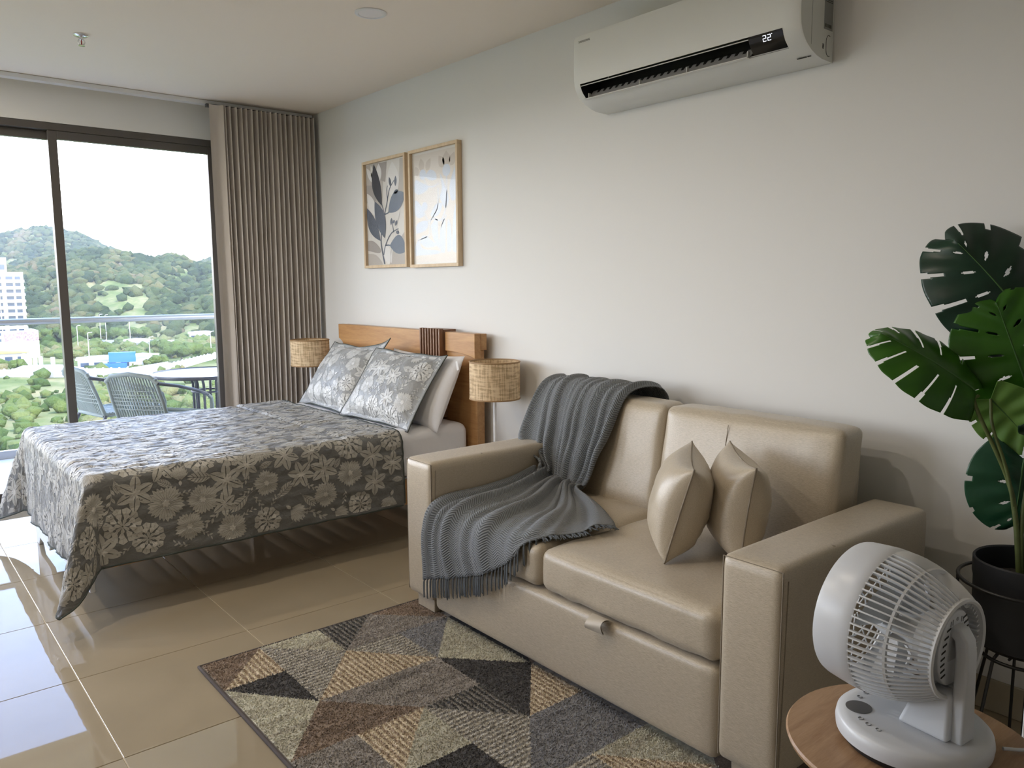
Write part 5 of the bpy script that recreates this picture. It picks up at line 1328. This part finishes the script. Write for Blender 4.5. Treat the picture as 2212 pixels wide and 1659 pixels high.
# control ring and marks
LB().lathe([(.022, .0470), (.0225, .0486), (.001, .0490)], 36, (-.048, .074, 0)).build('control_dial', mat('dial_grey', (.10, .10, .10), .4), fan, smooth=40, **kw)
Mk = mat('icon_grey', (.28, .29, .30), .6)
for (x, y) in ((-.014, .094), (.010, .096), (-.080, .050), (-.086, .032), (-.088, .012)):
    LB().tube([(x+.0045*math.cos(a), y+.0045*math.sin(a), .0483) for a in np.linspace(.5, 5.8, 9)], .0007, 5).build('touch_icon', Mk, fan, **kw)
# pedestal and arm
ped = [(-.032, .047), (.060, .047), (.040, .085), (.036, .120), (-.030, .120)]
hx_, hz_ = .207, None
pw_ = np.array([( -.036, -.078, .047), (.036, -.078, .047), (.034, .012, .047), (-.034, .012, .047), (-.026, -.074, .13), (.026, -.074, .13), (.026, -.018, .13), (-.026, -.018, .13)])
LB().add(pw_, [(0, 3, 2, 1), (4, 5, 6, 7), (0, 1, 5, 4), (1, 2, 6, 5), (2, 3, 7, 6), (3, 0, 4, 7)]).build('pedestal', Wp, fan, bevel=.008, seg=3, **kw)
HC = .205; TILT = math.radians(2)
armp = [(.0, -.084, .046), (.0, -.083, .10), (.0, -.0825, .16), (.0, -.082, .200), (.0, -.079, .222), (.0, -.072, .233), (.0, -.058, .236)]
arm = MB()
ws = [.0215, .0195, .0175, .0165, .016, .0155, .0155]; Va = []
for i, (p, w) in enumerate(zip(armp, ws)):
    t = Vector(armp[min(i+1, len(armp)-1)])-Vector(armp[max(i-1, 0)]); t.normalize(); nrm2 = Vector((0, -t.z, t.y))
    for sx, sn_ in ((-1, 1), (1, 1), (1, -1), (-1, -1)):
        pp_ = Vector(p)+Vector((sx*w, 0, 0))-nrm2*(-sn_)*.0
        Va.append(Vector(p)+Vector((sx*w, 0, 0))+nrm2*(.011*sn_))
Fa = [(0, 1, 2, 3), tuple(range(len(Va)-4, len(Va)))[::-1]]
for i in range(len(armp)-1):
    for k in range(4): Fa.append((4*i+k, 4*i+4+k, 4*i+4+(k+1) % 4, 4*i+(k+1) % 4))
arm.add(Va, Fa); arm.build('support_arm', Wp, fan, bevel=.006, seg=3, bmin=55, **kw)
# head: everything below is about an axis through (0, *, HC), tilted a little up at the front
def hd(p):
    x, y, z = p; y = y*.84+.025; return (x, y*math.cos(TILT)-z*math.sin(TILT), HC+y*math.sin(TILT)+z*math.cos(TILT))
def head_lathe(prof, n=72, caps=False):
    q = MB().lathe(prof, n, axis='y', caps=caps); q.V = [hd(v) for v in q.V]; return q
head_lathe([(.118, .112), (.1225, .118), (.1265, .116), (.1285, .108), (.131, .08), (.1325, .055), (.132, .034), (.1305, .030), (.1275, .034), (.127, .10), (.118, .112)]).build('front_shroud', Wp, fan, smooth=40, **kw)
def ribr(y):      # grille profile radius at axial position y
    t = (y+.112)/(.142); t = min(1, max(0, t))
    return .085+.0465*math.sin(t*math.pi/2)**.85
rib_me = None
for k in range(66):
    a = 2*math.pi*(k+.5)/66
    if math.radians(62) < a < math.radians(92): continue
    pts = [(ribr(y)*math.cos(a), y, ribr(y)*math.sin(a)) for y in np.linspace(.032, -.110, 12)]
    q = MB()
    Vq = []; Fq = []
    for p in pts:
        er = Vector((math.cos(a), 0, math.sin(a))); et = Vector((-math.sin(a), 0, math.cos(a))); P3 = Vector(p)
        for s1, s2 in ((-1, 0), (1, 0), (1, -1), (-1, -1)): Vq.append(tuple(P3+et*(.0013*s1)+er*(.0065*s2)))
    for i in range(len(pts)-1):
        for j in range(4): Fq.append((4*i+j, 4*i+(j+1) % 4, 4*i+4+(j+1) % 4, 4*i+4+j))
    q.add([hd(v) for v in Vq], Fq); q.build('grille_rib', Wd, fan, smooth=30, **kw)
# handle plate in the gap of the ribs on top
Vq = []
for y in np.linspace(.032, -.110, 10):
    for a in np.linspace(math.radians(60), math.radians(94), 9):
        dip = .016*math.sin((a-math.radians(60))/math.radians(34)*math.pi)*min(1, max(0, (.0-y)/.04)); r = ribr(y)-dip
        Vq.append(hd((r*math.cos(a), y, r*math.sin(a))))
MB().grid(np.array(Vq).reshape(10, 9, 3)).build('carry_grip', Wd, fan, smooth=60, **kw)
head_lathe([(ribr(-.038)-.007, -.036), (ribr(-.038)-.001, -.036), (ribr(-.042)-.001, -.041), (ribr(-.042)-.007, -.041), (ribr(-.038)-.007, -.036)]).build('grille_ring', Wd, fan, smooth=40, **kw)
head_lathe([(.087, -.106), (.0875, -.113), (.084, -.116), (.080, -.113), (.077, -.085), (.074, -.078), (.040, -.076), (.001, -.076)]).build('rear_bowl', Wd, fan, smooth=40, **kw)
# small teeth round the rear rim
for k in range(26):
    a = math.radians(-95+k*8)
    q = MB().box(.072, .081, -.106, -.090, -.0013, .0013)
    q.V = [hd((x*math.cos(a)-z*math.sin(a), y, x*math.sin(a)+z*math.cos(a))) for x, y, z in q.V]; q.build('rim_tooth', Wd, fan, **kw)
# motor plate: tall oval with vents
ov = [(.050*math.cos(a), .068*math.sin(a)) for a in np.linspace(0, 2*math.pi, 48, endpoint=False)]
q = MB().prism(ov, -.104, -.078, 'y'); q.V = [hd(v) for v in q.V]; q.build('motor_plate', Wp, fan, bevel=.003, seg=2, bmin=60, **kw)
for s in (-1, 1):
    for k in range(8):
        z = -.036+k*.0115
        xw = .046*math.sqrt(max(.1, 1-(z/.068)**2))
        q = MB().box(s*xw-.006-s*.010, s*xw+.006-s*.010, -.1048, -.1036, z-.0016, z+.0016)
        q.V = [hd((x, y, z_+x*.25*1)) for x, y, z_ in q.V]; q.build('vent_slot', M['dark'], fan, **kw)
for x in (-.020, -.014, .014, .020):
    q = MB().box(x-.0012, x+.0012, -.1048, -.1036, .047-abs(x)*.2, .058-abs(x)*.3); q.V = [hd(v) for v in q.V]; q.build('vent_slot', M['icon'] if 'icon' in M else Mk, fan, **kw)
q = MB().lathe([(.0035, -.1048), (.0035, -.1036)], 14, (0, 0, .052), 'y'); q.V = [hd(v) for v in q.V]; q.build('screw', Mk, fan, **kw)
q = MB().prism([(-.019, -.02), (.019, -.02), (.019, .040), (-.019, .040)], -.1049, -.1042, 'y'); q.V = [hd(v) for v in q.V]; q.build('arm_socket', mat('socket_grey', (.40, .41, .43), .5), fan, **kw)
# blades and hub inside
head_lathe([(.001, .06), (.020, .055), (.026, .03), (.028, -.02), (.05, -.05), (.05, -.078)], 40).build('motor_hub', Wd, fan, smooth=40, **kw)
for k in range(5):
    a0 = 2*math.pi*k/5; Vb = []
    for i in range(7):
        r = .026+.088*i/6
        for j in range(6):
            a = a0+(j/5-.5)*1.0*(1-.15*i/6); Vb.append(hd((r*math.cos(a), .02+.028*(j/5-.5), r*math.sin(a))))
    MB().grid(np.array(Vb).reshape(7, 6, 3)).build('blade', mat('blade_translucent', (.55, .57, .58), .3), fan, smooth=60, **kw)
# front grille of fine rings (faces the window)
for r in (.03, .055, .08, .105):
    MB().tube([hd((r*math.cos(a), .112, r*math.sin(a))) for a in np.linspace(0, 2*math.pi, 40, endpoint=False)], .0016, 5, closed=True).build('front_grille_ring', Wd, fan, smooth=60, **kw)
for k in range(12):
    a = 2*math.pi*k/12
    MB().tube([hd((.012*math.cos(a), .113, .012*math.sin(a))), hd((.121*math.cos(a), .113, .121*math.sin(a)))], .0014, 5).build('front_grille_bar', Wd, fan, smooth=60, **kw)
# power cord
crd = MB().tube(flatsm([(TX+.085, TY-.118, TZ+.010), (TX+.118, TY-.142, TZ+.006), (TX+.155, TY-.150, TZ+.004), (TX+.192, TY-.150, TZ-.004), (TX+.222, TY-.160, TZ-.05), (TX+.235, TY-.17, .25), (TX+.26, TY-.19, .004), (TX+.50, TY-.16, .004)], 8), .0032, 8)
o = crd.build('power_cord', M['white_plastic'], origin=(TX+.2, TY-.15, 0), smooth=60)
props(o, 'thin white power cord running from the fan base off the table', 'cord')
o = MB().box(1.662, 1.692, .432, .462, 0, .74).box(1.652, 1.702, .422, .472, 0, .010).build('floor_post', M['white_metal'], origin=(1.686, .42, 0), bevel=.003, seg=1)
props(o, 'slim white upright post on the floor beside the side table', 'post')

# ================================================================== plant
PX, PY = 2.462, .700
ps = empty('plant_stand', (PX, PY, 0), label='black wire plant stand with two rings and splayed legs', cat='plant stand')
BMt = M['black_metal']
def ring(r, z, t=.0052): return MB().tube([(PX+r*math.cos(a), PY+r*math.sin(a), z) for a in np.linspace(0, 2*math.pi, 56, endpoint=False)], t, 8, closed=True)
ring(.170, .520).build('top_ring', BMt, ps, smooth=60)
ring(.104, .305).build('waist_ring', BMt, ps, smooth=60)
for k in range(4):
    a = math.radians(22+90*k); ca, sa = math.cos(a), math.sin(a)
    MB().tube([(PX+.170*ca, PY+.170*sa, .520), (PX+.150*ca, PY+.150*sa, .004)], .0045, 8).build('leg', BMt, ps, smooth=60)
    a2 = a+math.radians(45); ca, sa = math.cos(a2), math.sin(a2)
    MB().tube([(PX+.088*ca, PY+.088*sa, .3215), (PX+.104*ca, PY+.104*sa, .305), (PX+.160*ca, PY+.160*sa, .004)], .0045, 8).build('strut', BMt, ps, smooth=60)
MB().tube([(PX-.10, PY, .322), (PX+.10, PY, .322)], .004, 6).tube([(PX, PY-.10, .322), (PX, PY+.10, .322)], .004, 6).build('cross_bar', BMt, ps, smooth=60)
pot = empty('potted_monstera', (PX, PY, .3265), label='artificial monstera with large split leaves in a matt black pot', cat='plant')
MB().lathe([(.075, .3265), (.112, .332), (.1255, .345), (.130, .40), (.1325, .52), (.136, .535), (.1365, .580), (.133, .584), (.129, .580), (.127, .53), (.122, .40), (.02, .39)], 56, (PX, PY, 0)).build('pot', mat('matt_black_pot', (.013, .015, .019), .5), pot, smooth=40)
MB().lathe([(.126, .515), (.10, .524), (.05, .530), (.001, .532)], 40, (PX, PY, 0)).build('soil', mat('dark_soil', (.02, .016, .012), .95, bump=(60, .8, .02)), pot, smooth=60)
def leafmat(name, c0, c1, rough=.32):
    m, nt, b = newmat(name)
    n = N(nt, 'ShaderNodeTexNoise'); n.inputs['Scale'].default_value = 9; n.inputs['Detail'].default_value = 3; nt.links.new(mapping(nt, 'Object', (1, 1, 1)), n.inputs['Vector'])
    cr = N(nt, 'ShaderNodeValToRGB'); cr.color_ramp.elements[0].color = c0+(1,); cr.color_ramp.elements[1].color = c1+(1,); cr.color_ramp.elements[0].position = .35; cr.color_ramp.elements[1].position = .65
    nt.links.new(n.outputs['Fac'], cr.inputs[0]); nt.links.new(cr.outputs[0], b.inputs['Base Color']); b.inputs['Roughness'].default_value = rough
    b.inputs['Subsurface Weight'].default_value = 0
    out = nt.nodes['Material Output']; tr_ = N(nt, 'ShaderNodeBsdfTranslucent'); nt.links.new(cr.outputs[0], tr_.inputs[0]); mx = N(nt, 'ShaderNodeMixShader'); mx.inputs[0].default_value = .22
    nt.links.new(b.outputs[0], mx.inputs[1]); nt.links.new(tr_.outputs[0], mx.inputs[2]); nt.links.new(mx.outputs[0], out.inputs[0])
    return m
LD = leafmat('dark_glossy_leaf', (.010, .035, .022), (.016, .055, .032)); LG = leafmat('bright_green_leaf', (.028, .115, .008), (.05, .17, .014)); LT_ = leafmat('deep_green_leaf', (.012, .06, .03), (.02, .09, .042)); LP = leafmat('pale_leaf_back', (.13, .27, .05), (.17, .33, .07), .5)
STEM = mat('green_stem', (.085, .11, .03), .5, var=(20, .2)); VEIN = mat('leaf_vein', (.05, .13, .03), .5)
def monstera(base, tip, normal, L, W, m, slits=6, curl=.25, cup=.15, holes=True, seed=0, vein=VEIN, deep=.52):
    rn = random.Random(seed)
    b_ = Vector(base); ex = (Vector(tip)-b_).normalized(); n_ = Vector(normal); n_ = (n_-ex*n_.dot(ex)).normalized(); ey = n_.cross(ex)
    NU, NV = 132, 30
    def pt(u, v):
        s = abs(v); sg = 1 if v >= 0 else -1
        al = math.radians(128-98*u**.8)
        w = W*(math.sin(math.pi*(.20+.79*u)**1.0)**.75)*(1 if u < .97 else max(0, (1-u)/.03)**.5)
        x = u*L+w*s*math.cos(al); y = sg*w*s*math.sin(al)
        z = -curl*L*(max(0, x/L))**2-cup*W*s*s+.010*math.sin(u*30)*s*(1-s)
        z += .02*W*math.sin(u*math.pi*2*slits)*s
        return b_+ex*x+ey*y+n_*z
    def cut(u, v):
        s = abs(v); o = .5 if v > 0 else 0
        c = (u*slits*1.02+o*.35+.1) % 1; k = int(u*slits*1.02+o*.35+.1)
        if u < .12 or u > .93: return False
        h = hash((k, v > 0, seed)) % 7
        if abs(c-.5) < .05+.10*max(0, s-.6) and s > (deep+.07*h): return True
        if holes and abs(c-.5) < .07*math.sin(math.pi*min(1, max(0, (s-.16)/.24))) and .16 < s < .40: return True
        return False
    V = []; Fs = []
    for i in range(NU+1):
        for j in range(2*NV+1):
            V.append(pt(i/NU, (j-NV)/NV))
    wv_ = 2*NV+1
    for i in range(NU):
        for j in range(2*NV):
            if not cut((i+.5)/NU, (j+.5-NV)/NV): Fs.append((i*wv_+j, (i+1)*wv_+j, (i+1)*wv_+j+1, i*wv_+j+1))
    o = raw('leaf', V, Fs, m, pot, smooth=180)
    sd_ = o.modifiers.new('thickness', 'SOLIDIFY'); sd_.thickness = .0012; sd_.offset = 0
    q = MB().tube([pt(u, 0)+n_*.0008 for u in np.linspace(0, .96, 16)], [.0032*(1-.75*k/15) for k in range(16)], 6); q.build('midrib', vein, o, smooth=60)
    return o
monstera((2.545, .770, 1.235), (2.415, .885, 1.465), (-.80, -.30, .45), .30, .165, LD, 5, .30, .35, True, 1)
monstera((2.395, .845, 1.055), (2.195, 1.035, 1.265), (-.50, -.55, .60), .295, .115, LG, 6, .16, .35, False, 2, deep=.22)
monstera((2.530, .752, 1.045), (2.455, .815, 1.275), (-.85, -.38, -.05), .27, .165, LG, 5, .12, .10, True, 3)
monstera((2.472, .735, .865), (2.462, .742, .640), (-.88, -.40, .12), .20, .135, LT_, 4, .10, .12, True, 4)
monstera((2.43, .815, 1.03), (2.50, .74, .93), (.75, .35, .3), .16, .09, LP, 5, .2, .1, False, 5)
monstera((2.52, .58, 1.20), (2.42, .36, 1.40), (-.5, -.3, .75), .30, .19, LT_, 6, .2, .2, True, 6)
monstera((2.44, .60, .95), (2.26, .46, 1.02), (-.3, -.5, .8), .28, .17, LD, 6, .2, .2, True, 8)
def stem(pts, r0=.0085, r1=.0045):
    C = flatsm(pts, 8); MB().tube(C, [r0+(r1-r0)*k/(len(C)-1) for k in range(len(C))], 8).build('stem', STEM, pot, smooth=60)
stem([(2.445, .715, .528), (2.442, .735, .70), (2.441, .764, .814), (2.390, .838, 1.010), (2.405, .838, 1.040)])
stem([(2.465, .700, .530), (2.49, .70, .80), (2.56, .72, 1.05), (2.545, .770, 1.235)])
stem([(2.455, .705, .530), (2.475, .715, .75), (2.535, .735, .95), (2.530, .752, 1.045)])
stem([(2.447, .712, .528), (2.452, .722, .70), (2.49, .725, .84), (2.472, .735, .865)], .007, .004)
stem([(2.448, .71, .53), (2.437, .755, .80), (2.418, .80, .95), (2.43, .815, 1.03)], .006, .004)
stem([(2.475, .690, .530), (2.51, .66, .85), (2.54, .60, 1.1), (2.52, .58, 1.20)])
stem([(2.460, .685, .530), (2.47, .64, .75), (2.46, .60, .9), (2.44, .60, .95)])
